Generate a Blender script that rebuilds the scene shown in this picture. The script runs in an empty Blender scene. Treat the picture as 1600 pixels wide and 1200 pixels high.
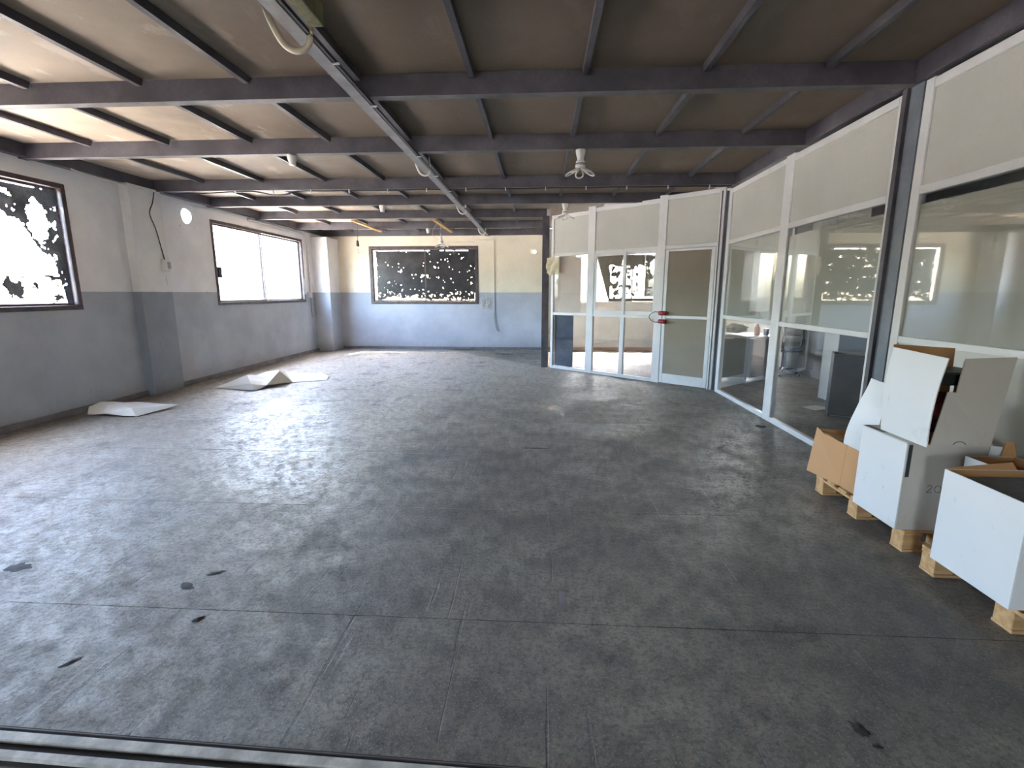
import bpy, bmesh, math, random
from mathutils import Vector, Matrix, noise
random.seed(7)
S = bpy.context.scene
COL = S.collection

# ------------------------------------------------------------------ camera
cam_d = bpy.data.cameras.new('camera')
cam = bpy.data.objects.new('camera', cam_d); COL.objects.link(cam)
F, PITCH = 757.0, math.atan(142 / 757.0)
YAW = math.atan(45 * math.cos(PITCH) / F)
cam_d.sensor_fit = 'HORIZONTAL'; cam_d.sensor_width = 36.0
cam_d.lens = 36.0 * F / 1600.0
cam_d.clip_start = 0.05; cam_d.clip_end = 300
cam.location = (0, 0, 1.45)
cam.rotation_euler = (math.pi / 2 - PITCH, 0, YAW)
S.camera = cam

# ------------------------------------------------------------------ world, sun, exposure
SKY_STRENGTH = 0.60
SUN_STRENGTH = 3.0
EXPOSURE = 4.55
W = bpy.data.worlds.new('world'); S.world = W
W.use_nodes = True
nt = W.node_tree; nt.nodes.clear()
wo = nt.nodes.new('ShaderNodeOutputWorld'); wb = nt.nodes.new('ShaderNodeBackground')
sk = nt.nodes.new('ShaderNodeTexSky'); sk.sky_type = 'NISHITA'; sk.sun_disc = False
sk.sun_elevation = math.radians(55); sk.sun_rotation = math.radians(20)
sk.air_density = 1.0; sk.dust_density = 4.0; sk.ozone_density = 1.0
nt.links.new(sk.outputs[0], wb.inputs[0]); wb.inputs[1].default_value = SKY_STRENGTH
nt.links.new(wb.outputs[0], wo.inputs[0])
sun_d = bpy.data.lights.new('sun', 'SUN'); sun_d.energy = SUN_STRENGTH; sun_d.angle = 0.01
sun_d.color = (1.0, 0.95, 0.87)
sun = bpy.data.objects.new('sun', sun_d); COL.objects.link(sun)
sun.location = (5, 25, 30)
sun.rotation_euler = Vector((-0.10, -0.51, -0.86)).to_track_quat('-Z', 'Y').to_euler()
S.view_settings.view_transform = 'Standard'; S.view_settings.look = 'None'
S.view_settings.exposure = EXPOSURE; S.view_settings.gamma = 1.0
S.view_settings.use_curve_mapping = False
S.cycles.use_denoising = True
S.cycles.max_bounces = 14; S.cycles.diffuse_bounces = 8; S.cycles.glossy_bounces = 5
S.cycles.transparent_max_bounces = 16
S.cycles.sample_clamp_indirect = 8
S.cycles.caustics_reflective = False; S.cycles.caustics_refractive = False

def portal(loc, rot, sx, sy):
    d = bpy.data.lights.new('window_portal', 'AREA'); d.shape = 'RECTANGLE'; d.size = sx; d.size_y = sy
    d.cycles.is_portal = True
    o = bpy.data.objects.new('window_portal', d); COL.objects.link(o); o.location = loc; o.rotation_euler = rot
H2 = math.pi / 2
portal((-5.86, 4.2, 1.98), (0, -H2, 0), 1.5, 3.1)
portal((-5.86, 9.92, 1.97), (0, -H2, 0), 1.5, 3.2)
portal((-3.0, 12.86, 1.9), (-H2, 0, 0), 2.9, 1.5)
portal((2.25, 12.86, 1.85), (-H2, 0, 0), 2.7, 1.4)
portal((5.7, 12.86, 1.85), (-H2, 0, 0), 1.6, 1.4)
portal((-1.9, -6.06, 1.1), (H2, 0, 0), 1.4, 2.2)

# ------------------------------------------------------------------ object helpers
def wloc(o):
    v = Vector((0, 0, 0))
    while o is not None:
        v += o.location; o = o.parent
    return v

def obj(name, bm, mat, parent=None, kind=None, origin=None, smooth=False):
    """link one mesh object; vertices are given in world coordinates"""
    base = Vector(origin) if origin is not None else Vector((0, 0, 0))
    par = wloc(parent) if parent is not None else Vector((0, 0, 0))
    bmesh.ops.translate(bm, verts=bm.verts, vec=-(base if origin is not None else par))
    bmesh.ops.recalc_face_normals(bm, faces=bm.faces)
    me = bpy.data.meshes.new(name); bm.to_mesh(me); bm.free()
    for m in (mat if isinstance(mat, (list, tuple)) else [mat]): me.materials.append(m)
    if smooth:
        for p in me.polygons: p.use_smooth = True
    o = bpy.data.objects.new(name, me); COL.objects.link(o)
    if parent is not None:
        o.parent = parent
        if origin is not None: o.location = base - par
    elif origin is not None:
        o.location = base
    if kind: o['kind'] = kind
    return o

def thing(name, label, cat, loc, group=None):
    o = bpy.data.objects.new(name, None); COL.objects.link(o); o.location = loc
    o.empty_display_size = 0.1
    return tag(o, label, cat, group)

def tag(o, label, cat=None, group=None):
    o['label'] = label
    if cat: o['category'] = cat
    if group: o['group'] = group
    return o

def structure(name, label, loc=(0, 0, 0)):
    o = bpy.data.objects.new(name, None); COL.objects.link(o); o.location = loc
    o['kind'] = 'structure'; o['label'] = label
    return o

def copy_tree(o, parent=None):
    c = o.copy(); COL.objects.link(c)
    if parent is not None: c.parent = parent
    for ch in list(o.children): copy_tree(ch, c)
    return c

def box(bm, x0, x1, y0, y1, z0, z1, bevel=0.0):
    vs = [bm.verts.new(p) for p in ((x0, y0, z0), (x1, y0, z0), (x1, y1, z0), (x0, y1, z0),
                                    (x0, y0, z1), (x1, y0, z1), (x1, y1, z1), (x0, y1, z1))]
    fs = [bm.faces.new([vs[i] for i in f]) for f in
          ((0, 3, 2, 1), (4, 5, 6, 7), (0, 1, 5, 4), (1, 2, 6, 5), (2, 3, 7, 6), (3, 0, 4, 7))]
    if bevel:
        es = list({e for f in fs for e in f.edges})
        bmesh.ops.bevel(bm, geom=es, offset=bevel, segments=1, affect='EDGES', profile=0.5)
    return vs

def bx(x0, x1, y0, y1, z0, z1, bevel=0.0):
    bm = bmesh.new(); box(bm, x0, x1, y0, y1, z0, z1, bevel); return bm

def obox(bm, a, b, t0, t1, z0, z1, s0=0.0, s1=1.0, bevel=0.0):
    """box along ground line a->b between distances s0,s1, offsets t0..t1 to its left"""
    a = Vector((a[0], a[1], 0)); b = Vector((b[0], b[1], 0)); e = (b - a).normalized(); n = Vector((-e.y, e.x, 0))
    vs = []
    for z in (z0, z1):
        for s, t in ((s0, t0), (s1, t0), (s1, t1), (s0, t1)):
            p = a + e * s + n * t; vs.append(bm.verts.new((p.x, p.y, z)))
    fs = [bm.faces.new([vs[i] for i in f]) for f in
          ((0, 3, 2, 1), (4, 5, 6, 7), (0, 1, 5, 4), (1, 2, 6, 5), (2, 3, 7, 6), (3, 0, 4, 7))]
    if bevel:
        bmesh.ops.bevel(bm, geom=list({e2 for f in fs for e2 in f.edges}), offset=bevel, segments=1, affect='EDGES', profile=0.5)

def panel(bm, pts, thick):
    """flat polygon extruded along its normal by thick (centred)"""
    ps = [Vector(p) for p in pts]
    n = Vector((0, 0, 0))
    for i in range(len(ps)):
        a, b = ps[i], ps[(i + 1) % len(ps)]
        n += Vector(((a.y - b.y) * (a.z + b.z), (a.z - b.z) * (a.x + b.x), (a.x - b.x) * (a.y + b.y)))
    n.normalize()
    f = [bm.verts.new(p + n * thick / 2) for p in ps]; g = [bm.verts.new(p - n * thick / 2) for p in ps]
    bm.faces.new(f); bm.faces.new(g[::-1])
    k = len(ps)
    for i in range(k): bm.faces.new((f[i], g[i], g[(i + 1) % k], f[(i + 1) % k]))

def extrude_x(bm, prof, x0, x1):
    a = [bm.verts.new((x0, y, z)) for y, z in prof]; b = [bm.verts.new((x1, y, z)) for y, z in prof]
    k = len(prof)
    bm.faces.new(a[::-1]); bm.faces.new(b)
    for i in range(k): bm.faces.new((a[i], a[(i + 1) % k], b[(i + 1) % k], b[i]))

def tube(bm, pts, r, seg=8, closed=False):
    ps = [Vector(p) for p in pts]; n = len(ps); rings = []
    up = Vector((0, 0, 1))
    for i, p in enumerate(ps):
        if closed: d = ps[(i + 1) % n] - ps[i - 1]
        else: d = ps[min(i + 1, n - 1)] - ps[max(i - 1, 0)]
        d.normalize()
        u = d.cross(up)
        if u.length < 0.1: u = d.cross(Vector((1, 0, 0)))
        u.normalize(); v = u.cross(d).normalized()
        rr = r[i] if isinstance(r, (list, tuple)) else r
        rings.append([bm.verts.new(p + (u * math.cos(t) + v * math.sin(t)) * rr)
                      for t in (2 * math.pi * k / seg for k in range(seg))])
    for i in range(n if closed else n - 1):
        A, B = rings[i], rings[(i + 1) % n]
        for k in range(seg): bm.faces.new((A[k], A[(k + 1) % seg], B[(k + 1) % seg], B[k]))
    if not closed:
        bm.faces.new(rings[0][::-1]); bm.faces.new(rings[-1])

def lathe(bm, cx, cy, prof, seg=20):
    rings = []
    for r, z in prof:
        rings.append([bm.verts.new((cx + r * math.cos(2 * math.pi * k / seg), cy + r * math.sin(2 * math.pi * k / seg), z)) for k in range(seg)])
    for A, B in zip(rings, rings[1:]):
        for k in range(seg): bm.faces.new((A[k], A[(k + 1) % seg], B[(k + 1) % seg], B[k]))
    bm.faces.new(rings[0][::-1]); bm.faces.new(rings[-1])

def smooth_path(pts, n=6):
    ps = [Vector(p) for p in pts]; out = []
    for i in range(len(ps) - 1):
        p0, p1, p2, p3 = ps[max(i - 1, 0)], ps[i], ps[i + 1], ps[min(i + 2, len(ps) - 1)]
        for k in range(n):
            t = k / n
            out.append(0.5 * ((2 * p1) + (p2 - p0) * t + (2 * p0 - 5 * p1 + 4 * p2 - p3) * t * t + (-p0 + 3 * p1 - 3 * p2 + p3) * t ** 3))
    out.append(ps[-1]); return out

# ------------------------------------------------------------------ material helpers
class NB:
    """small node builder"""
    def __init__(s, name):
        s.m = bpy.data.materials.new(name); s.m.use_nodes = True
        s.t = s.m.node_tree; s.t.nodes.clear()
        s.out = s.t.nodes.new('ShaderNodeOutputMaterial')
        s.pos = s.t.nodes.new('ShaderNodeNewGeometry').outputs['Position']
    def n(s, typ, **kw):
        x = s.t.nodes.new(typ)
        for k, v in kw.items():
            if k.startswith('i_'):
                key = k[2:]; key = int(key) if key.isdigit() else key
                s.set(x.inputs[key], v)
            else: setattr(x, k, v)
        return x
    def set(s, sock, v):
        if isinstance(v, bpy.types.NodeSocket): s.t.links.new(v, sock)
        else:
            if isinstance(v, (tuple, list)) and len(v) == 3 and len(sock.default_value) == 4: v = (*v, 1)
            sock.default_value = v
    def math(s, op, a, b=0.0, clamp=False):
        x = s.n('ShaderNodeMath', operation=op, use_clamp=clamp); s.set(x.inputs[0], a); s.set(x.inputs[1], b); return x.outputs[0]
    def mapr(s, v, a, b, c=0.0, d=1.0, smooth=True):
        x = s.n('ShaderNodeMapRange'); x.interpolation_type = 'SMOOTHSTEP' if smooth else 'LINEAR'
        for k, q in zip(range(5), (v, a, b, c, d)): s.set(x.inputs[k], q)
        return x.outputs[0]
    def scale(s, sc, rot=(0, 0, 0), loc=(0, 0, 0)):
        x = s.n('ShaderNodeMapping'); s.set(x.inputs[0], s.pos)
        x.inputs[1].default_value = loc; x.inputs[2].default_value = rot; x.inputs[3].default_value = sc; return x.outputs[0]
    def noise(s, sc, detail=4, rough=0.6, vec=None, dist=0.0):
        x = s.n('ShaderNodeTexNoise'); s.set(x.inputs['Vector'], vec if vec is not None else s.pos)
        x.inputs['Scale'].default_value = sc; x.inputs['Detail'].default_value = detail
        x.inputs['Roughness'].default_value = rough; x.inputs['Distortion'].default_value = dist; return x.outputs[0]
    def mix(s, f, a, b, mode='MIX'):
        x = s.n('ShaderNodeMix', data_type='RGBA', blend_type=mode)
        s.set(x.inputs[0], f); s.set(x.inputs[6], a); s.set(x.inputs[7], b); return x.outputs[2]
    def sep(s):
        x = s.n('ShaderNodeSeparateXYZ'); s.set(x.inputs[0], s.pos); return x.outputs
    def bump(s, h, strength=0.3, dist=0.01):
        x = s.n('ShaderNodeBump'); s.set(x.inputs['Height'], h); x.inputs['Strength'].default_value = strength
        x.inputs['Distance'].default_value = dist; return x.outputs[0]
    def bsdf(s, col, rough=0.6, metal=0.0, normal=None, spec=0.5):
        p = s.n('ShaderNodeBsdfPrincipled'); s.set(p.inputs['Base Color'], col); s.set(p.inputs['Roughness'], rough)
        s.set(p.inputs['Metallic'], metal); s.set(p.inputs['Specular IOR Level'], spec)
        if normal is not None: s.set(p.inputs['Normal'], normal)
        s.t.links.new(p.outputs[0], s.out.inputs[0]); return p

def plain(name, col, rough=0.6, metal=0.0, var=0.12, sc=6.0, bumpy=0.0, spec=0.5, sc2=40.0):
    """one colour with uneven grime and grain"""
    b = NB(name)
    n1 = b.noise(sc, 5); n2 = b.noise(sc2, 3)
    d = tuple(c * (1 - var * 1.6) for c in col); l = tuple(min(1, c * (1 + var)) for c in col)
    c = b.mix(b.mapr(n1, 0.3, 0.7), d, l)
    c = b.mix(b.mapr(n2, 0.35, 0.7, 0.0, 0.35), c, d)
    nm = b.bump(n2, bumpy, 0.004) if bumpy else None
    b.bsdf(c, rough, metal, nm, spec)
    return b.m

def painted_wall(name, upper, lower, line=1.468, dirty=True):
    b = NB(name); x, y, z = b.sep()
    edge = b.noise(7, 3)
    zz = b.math('ADD', z, b.math('MULTIPLY', b.math('SUBTRACT', edge, 0.5), 0.012))
    m = b.mapr(zz, line - 0.004, line + 0.004)
    n1 = b.noise(1.4, 5); n2 = b.noise(9, 6, 0.65); n3 = b.noise(45, 3)
    up = b.mix(b.mapr(n1, 0.3, 0.72), tuple(c * 0.86 for c in upper), upper)
    lo = b.mix(b.mapr(n1, 0.3, 0.72), tuple(c * 0.80 for c in lower), lower)
    c = b.mix(m, lo, up)
    # scuffs and chips in the paint
    chips = b.mapr(b.noise(16, 4, 0.7, b.scale((1, 1, 0.35))), 0.69, 0.73)
    c = b.mix(b.math('MULTIPLY', chips, 0.55), c, (0.50, 0.48, 0.44))
    dark = b.mapr(b.noise(5.5, 6, 0.7, b.scale((1, 1, 0.45), loc=(3, 1, 7))), 0.64, 0.72)
    c = b.mix(b.math('MULTIPLY', dark, 0.35), c, (0.16, 0.16, 0.17))
    # rising dirt above the floor
    low = b.mapr(b.math('ADD', z, b.math('MULTIPLY', n2, 0.3)), 0.12, 0.45, 0.45, 0.0)
    c = b.mix(low, c, (0.24, 0.22, 0.20))
    b.bsdf(c, 0.62, 0, b.bump(b.math('ADD', n2, b.math('MULTIPLY', n3, 0.5)), 0.25, 0.006))
    return b.m

def concrete():
    b = NB('worn_concrete'); x, y, z = b.sep()
    big = b.noise(0.75, 6, 0.6); mid = b.noise(3.2, 8, 0.70); sml = b.noise(13, 6, 0.72); fine = b.noise(46, 5, 0.72); speck = b.noise(120, 3)
    c = b.mix(b.mapr(big, 0.38, 0.62), (0.168, 0.143, 0.118), (0.30, 0.262, 0.212))
    c = b.mix(b.mapr(mid, 0.44, 0.64, 0, 0.6), c, (0.105, 0.092, 0.083))
    # paler trowelled side towards the left wall, with a ragged dirty edge
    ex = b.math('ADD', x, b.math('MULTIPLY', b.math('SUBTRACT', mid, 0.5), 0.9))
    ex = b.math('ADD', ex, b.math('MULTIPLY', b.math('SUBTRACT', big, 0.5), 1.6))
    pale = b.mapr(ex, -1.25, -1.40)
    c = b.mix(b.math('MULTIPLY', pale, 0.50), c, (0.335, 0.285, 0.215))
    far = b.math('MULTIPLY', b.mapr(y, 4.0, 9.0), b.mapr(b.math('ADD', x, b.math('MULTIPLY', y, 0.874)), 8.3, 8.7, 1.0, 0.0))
    c = b.mix(b.math('MULTIPLY', far, 0.7), c, (0.52, 0.475, 0.41))  # distant floor paled, its brightness from the windows put into the colour
    # brown dust along the left wall
    du = b.mapr(b.math('ADD', x, b.math('MULTIPLY', b.math('SUBTRACT', mid, 0.5), 0.8)), -5.6, -4.7, 0.8, 0.0)
    c = b.mix(du, c, (0.19, 0.155, 0.125))
    # flaked patches left of centre
    fl_ = b.math('MULTIPLY', b.mapr(b.noise(2.6, 9, 0.78, b.scale((1, 0.7, 1), loc=(2.2, 5.1, 0)), 0.3), 0.555, 0.585), b.mapr(ex, -0.6, -1.3))
    c = b.mix(b.math('MULTIPLY', fl_, 0.6), c, (0.135, 0.115, 0.10))
    # oil blotches
    st = b.mapr(b.noise(1.9, 9, 0.74, b.scale((1, 1, 1), loc=(4.3, 8.1, 0)), 0.6), 0.60, 0.66)
    c = b.mix(b.math('MULTIPLY', st, 0.5), c, (0.075, 0.066, 0.063))
    sm = b.mapr(b.noise(9, 7, 0.74, b.scale((1, 0.55, 1), rot=(0, 0, 0.5), loc=(1.3, 2.1, 0))), 0.655, 0.69)
    c = b.mix(b.math('MULTIPLY', sm, 0.8), c, (0.06, 0.050, 0.046))
    rust = b.mapr(b.noise(4.2, 7, 0.72, b.scale((1, 1, 1), loc=(9.3, 2.1, 0))), 0.60, 0.70)
    c = b.mix(b.math('MULTIPLY', rust, 0.25), c, (0.21, 0.12, 0.075))
    # drag scratches in two directions
    s1 = b.mapr(b.noise(1.0, 3, 0.5, b.scale((34, 0.9, 1), rot=(0, 0, 0.25))), 0.65, 0.69)
    s2 = b.mapr(b.noise(1.0, 3, 0.5, b.scale((28, 0.8, 1), rot=(0, 0, -0.95))), 0.66, 0.70)
    s3 = b.mapr(b.noise(1.0, 5, 0.6, b.scale((16, 2.2, 1), rot=(0, 0, -0.5))), 0.60, 0.68)
    br = b.mapr(b.noise(1.3, 2), 0.45, 0.6)
    c = b.mix(b.math('MULTIPLY', b.math('MULTIPLY', s1, br), 0.5), c, (0.42, 0.395, 0.36))
    c = b.mix(b.math('MULTIPLY', s2, 0.35), c, (0.10, 0.09, 0.083))
    c = b.mix(b.math('MULTIPLY', s3, 0.22), c, (0.10, 0.09, 0.083))
    c = b.mix(b.mapr(sml, 0.42, 0.66, 0, 0.42), c, (0.115, 0.10, 0.092))
    c = b.mix(b.mapr(fine, 0.46, 0.62, 0, 0.6), c, (0.085, 0.074, 0.07))
    c = b.mix(b.mapr(speck, 0.56, 0.68, 0, 0.48), c, (0.44, 0.415, 0.38))
    # worn shiny ring of polished cement
    dx = b.math('SUBTRACT', x, 0.75); dy = b.math('MULTIPLY', b.math('SUBTRACT', y, 5.9), 0.62)
    r = b.math('SQRT', b.math('ADD', b.math('MULTIPLY', dx, dx), b.math('MULTIPLY', dy, dy)))
    r = b.math('ADD', r, b.math('MULTIPLY', b.math('SUBTRACT', mid, 0.5), 0.5))
    ring = b.math('MULTIPLY', b.mapr(r, 0.30, 0.50), b.mapr(r, 0.62, 0.82, 1.0, 0.0))
    ring = b.math('MULTIPLY', ring, b.mapr(b.noise(1.7, 4, 0.6, b.scale((1, 1, 1), loc=(3.1, 0.4, 0))), 0.44, 0.56))
    # two smooth trowelled patches that shine
    wx = b.math('ADD', x, b.math('MULTIPLY', b.math('SUBTRACT', sml, 0.5), 0.35)); wy = b.math('ADD', y, b.math('MULTIPLY', b.math('SUBTRACT', mid, 0.5), 1.6))
    def patch(xa, xb, ya, yb):
        p = b.math('MULTIPLY', b.mapr(wx, xa - .08, xa + .08), b.mapr(wx, xb - .08, xb + .08, 1.0, 0.0))
        return b.math('MULTIPLY', p, b.math('MULTIPLY', b.mapr(wy, ya - .2, ya + .2), b.mapr(wy, yb - .6, yb + .3, 1.0, 0.0)))
    shine = b.math('ADD', patch(-3.6, -1.5, 3.2, 6.6), b.math('MULTIPLY', patch(-3.7, -2.35, 1.9, 3.15), 0.45), True)
    ro = b.mapr(mid, 0.3, 0.7, 0.45, 0.66)
    ro = b.math('SUBTRACT', ro, b.math('MULTIPLY', shine, b.mapr(sml, 0.35, 0.6, 0.19, 0.06)))
    ro = b.math('ADD', ro, b.mapr(sml, 0.35, 0.65, -0.08, 0.14))
    ro = b.math('SUBTRACT', ro, b.math('MULTIPLY', ring, b.mapr(fine, 0.42, 0.56, 0.02, 0.30)))
    ro = b.math('ADD', ro, b.math('MULTIPLY', st, 0.12))
    h = b.math('ADD', b.math('MULTIPLY', fine, 0.45), b.math('MULTIPLY', mid, 0.9))
    h = b.math('ADD', h, b.math('MULTIPLY', sml, 0.8))
    h = b.math('ADD', h, b.math('MULTIPLY', s2, -0.3)); h = b.math('ADD', h, b.math('MULTIPLY', fl_, -0.35))
    b.bsdf(c, ro, 0, b.bump(h, 0.55, 0.014), 0.45)
    return b.m

def glass(name, tint=(0.97, 0.975, 0.965), boost=1.0):
    """thin window glass: clear transmission, Fresnel mirror"""
    b = NB(name)
    g = b.t.nodes.new('ShaderNodeNewGeometry')
    dp = b.n('ShaderNodeVectorMath', operation='DOT_PRODUCT'); b.set(dp.inputs[0], g.outputs['Incoming']); b.set(dp.inputs[1], g.outputs['Normal'])
    ca = b.math('ABSOLUTE', dp.outputs['Value'])
    f = b.math('POWER', b.math('SUBTRACT', 1.0, ca, True), 5.0)
    f = b.math('ADD', b.math('MULTIPLY', f, 0.95), 0.045 * boost, True)
    tr = b.n('ShaderNodeBsdfTransparent', i_0=(*tint, 1)); gl = b.n('ShaderNodeBsdfGlossy'); gl.inputs['Roughness'].default_value = 0.02
    gl.inputs[0].default_value = (1, 1, 1, 1)
    mx = b.n('ShaderNodeMixShader'); b.set(mx.inputs[0], f); b.t.links.new(tr.outputs[0], mx.inputs[1]); b.t.links.new(gl.outputs[0], mx.inputs[2])
    b.t.links.new(mx.outputs[0], b.out.inputs[0]); return b.m

def tint_film(name, see, mirror, col):
    b = NB(name)
    tr = b.n('ShaderNodeBsdfTransparent', i_0=(1, 1, 1, 1)); df = b.n('ShaderNodeBsdfDiffuse', i_0=(*col, 1))
    gl = b.n('ShaderNodeBsdfGlossy'); gl.inputs['Roughness'].default_value = 0.03; gl.inputs[0].default_value = (0.9, 0.9, 0.88, 1)
    m1 = b.n('ShaderNodeMixShader'); m1.inputs[0].default_value = see
    b.t.links.new(df.outputs[0], m1.inputs[1]); b.t.links.new(tr.outputs[0], m1.inputs[2])
    m2 = b.n('ShaderNodeMixShader'); m2.inputs[0].default_value = mirror
    b.t.links.new(m1.outputs[0], m2.inputs[1]); b.t.links.new(gl.outputs[0], m2.inputs[2])
    b.t.links.new(m2.outputs[0], b.out.inputs[0]); return b.m

def chipboard():
    b = NB('ceiling_chipboard'); x, y, z = b.sep()
    n1 = b.noise(0.9, 5); n2 = b.noise(60, 3); n3 = b.noise(3.0, 6, 0.7, b.scale((1, 0.35, 1)))
    c = b.mix(b.mapr(n1, 0.3, 0.7), (0.195, 0.145, 0.103), (0.265, 0.205, 0.15))
    c = b.mix(b.mapr(n2, 0.4, 0.7, 0, 0.4), c, (0.19, 0.15, 0.115))
    # window light painted in as paler boards at the left, plus pale stains
    sx = b.mapr(x, -1.2, -4.6)
    daylight = b.math('MULTIPLY', b.mapr(n1, 0.25, 0.6, 0.35, 0.8), sx)
    c = b.mix(daylight, c, (0.62, 0.51, 0.39))
    w = b.math('MULTIPLY', b.mapr(n3, 0.56, 0.62), b.math('ADD', b.math('MULTIPLY', sx, 0.6), 0.05))
    c = b.mix(w, c, (0.66, 0.60, 0.53))
    b.bsdf(c, 0.75, 0, b.bump(n2, 0.15, 0.004)); return b.m

def cardboard(name, col, smudge=0.5, brown=(0.30, 0.24, 0.19)):
    b = NB(name)
    n1 = b.noise(5, 5, 0.65); n2 = b.noise(22, 4, 0.7, b.scale((1, 1, 0.4))); n3 = b.noise(2, 3)
    c = b.mix(b.mapr(n3, 0.3, 0.7, 0, 0.25), col, tuple(v * 0.86 for v in col))
    c = b.mix(b.math('MULTIPLY', b.mapr(n1, 0.58, 0.72), smudge * 0.5), c, brown)
    c = b.mix(b.math('MULTIPLY', b.mapr(n2, 0.66, 0.72), smudge), c, brown)
    b.bsdf(c, 0.55, 0, b.bump(n1, 0.12, 0.006)); return b.m

def wood(name, a, c2, axis=0):
    b = NB(name); sc = [14, 14, 14]; sc[axis] = 1.6
    n = b.noise(2.2, 5, 0.6, b.scale(tuple(sc)))
    b.bsdf(b.mix(b.mapr(n, 0.3, 0.7), a, c2), 0.7, 0, b.bump(n, 0.2, 0.004)); return b.m

M = dict(
    wall_left=painted_wall('left_wall_paint', (0.86, 0.855, 0.86), (0.455, 0.49, 0.545)),
    wall_back=painted_wall('back_wall_paint', (0.84, 0.755, 0.595), (0.455, 0.465, 0.51)),
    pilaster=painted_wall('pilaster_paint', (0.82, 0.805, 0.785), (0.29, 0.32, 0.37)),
    floor=concrete(),
    joint=plain('joint_dirt', (0.05, 0.045, 0.04), 0.9),
    chip=chipboard(),
    steel=plain('dark_steel_paint', (0.095, 0.085, 0.098), 0.5, 0, 0.25, 3.0, 0.1),
    flange=plain('pale_steel_flange', (0.18, 0.165, 0.165), 0.6, 0, 0.2, 4.0),
    column=plain('column_steel_paint', (0.085, 0.075, 0.085), 0.45, 0, 0.25, 4.0, 0.1),
    column_grey=plain('column_grey_paint', (0.16, 0.18, 0.21), 0.45, 0, 0.15, 4.0),
    winframe=plain('brown_window_steel', (0.085, 0.058, 0.056), 0.45, 0, 0.3, 8.0),
    alu=plain('white_aluminium', (0.68, 0.67, 0.655), 0.32, 0, 0.05, 3.0),
    panel=plain('white_laminate_panel', (0.50, 0.495, 0.445), 0.4, 0, 0.04, 1.5),
    glass=glass('clear_glass'),
    filmA=tint_film('dusty_tint_film', 0.14, 0.10, (0.40, 0.40, 0.36)),
    filmB=tint_film('grey_tint_film', 0.08, 0.16, (0.50, 0.485, 0.42)),
    boardA=plain('tan_backing_board', (0.27, 0.228, 0.168), 0.75, 0, 0.05, 2.0),
    boardB=plain('pinkish_backing_board', (0.66, 0.53, 0.45), 0.6, 0, 0.05, 3.0),
    navy=plain('navy_panel', (0.045, 0.065, 0.10), 0.25, 0, 0.2, 5.0),
    torn=plain('torn_black_film', (0.022, 0.019, 0.022), 0.35, 0, 0.5, 4.0),
    torn_left=plain('torn_grey_film', (0.19, 0.21, 0.25), 0.35, 0, 0.4, 4.0),  # bluish window glare put into the film colour
    torn_khaki=plain('torn_khaki_film', (0.16, 0.145, 0.115), 0.5, 0, 0.1, 4.0),
    white_card=cardboard('white_cardboard', (0.74, 0.735, 0.735), 0.35),
    clean_card=cardboard('clean_white_cardboard', (0.76, 0.755, 0.755), 0.12),
    grey_card=cardboard('greyish_cardboard', (0.55, 0.50, 0.44), 0.3),
    kraft=cardboard('brown_kraft_card', (0.56, 0.285, 0.115), 0.15, (0.25, 0.13, 0.06)),
    pallet=wood('pallet_pine', (0.46, 0.25, 0.10), (0.64, 0.40, 0.19), 0),
    batten=wood('orange_batten', (0.50, 0.26, 0.07), (0.66, 0.38, 0.13), 1),
    old_wood=wood('greenish_block', (0.16, 0.15, 0.07), (0.24, 0.22, 0.11), 2),
    plastic=plain('white_plastic', (0.72, 0.70, 0.66), 0.35, 0, 0.06, 10.0),
    ivory=plain('ivory_hose', (0.52, 0.46, 0.33), 0.5, 0, 0.15, 9.0),
    galv=plain('grey_strut_metal', (0.25, 0.235, 0.23), 0.45, 0.2, 0.15, 6.0),
    black=plain('black_plastic', (0.02, 0.02, 0.022), 0.45, 0, 0.1, 9.0),
    red=plain('red_lock_plastic', (0.34, 0.025, 0.035), 0.35, 0, 0.15, 20.0),
    paper=cardboard('dusty_paper', (0.66, 0.62, 0.55), 0.2, (0.35, 0.29, 0.22)),
    tape=plain('yellowed_paper', (0.62, 0.54, 0.36), 0.6, 0, 0.12, 20.0),
    dirt=plain('dark_scrap', (0.045, 0.036, 0.030), 0.8, 0, 0.3, 30.0),
    rail=plain('worn_rail', (0.60, 0.55, 0.48), 0.65, 0.0, 0.25, 9.0, 0.3),
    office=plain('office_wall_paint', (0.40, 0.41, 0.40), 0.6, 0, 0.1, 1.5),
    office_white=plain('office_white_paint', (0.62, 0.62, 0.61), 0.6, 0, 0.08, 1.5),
    desk=plain('charcoal_desk', (0.085, 0.088, 0.10), 0.4, 0, 0.15, 3.0),
    desk_edge=plain('pale_desk_edge', (0.55, 0.54, 0.52), 0.4),
    cabinet=plain('charcoal_cabinet', (0.045, 0.05, 0.065), 0.4, 0, 0.15, 4.0),
    orange=plain('orange_plastic', (0.60, 0.20, 0.06), 0.4),
    blue=plain('blue_plastic', (0.12, 0.25, 0.50), 0.4),
    cloth=plain('dark_red_cloth', (0.24, 0.055, 0.055), 0.8, 0, 0.4, 14.0),
    grey_foam=plain('dark_grey_foam', (0.15, 0.145, 0.15), 0.8, 0, 0.12, 14.0, 0.4),
    ground=plain('pale_ground', (0.42, 0.39, 0.345), 0.9, 0, 0.12, 0.4),
    cream=plain('cream_house_wall', (0.70, 0.63, 0.53), 0.8, 0, 0.06, 0.6),
    leaf=plain('green_leaf', (0.16, 0.30, 0.05), 0.6, 0, 0.3, 3.0),
    bark=plain('tree_bark', (0.13, 0.10, 0.07), 0.8),
    metal=plain('chrome_metal', (0.6, 0.6, 0.6), 0.25, 0.9, 0.05),
    thin_glass=glass('bulb_glass', (0.9, 0.9, 0.88), 2.0),
)

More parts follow.
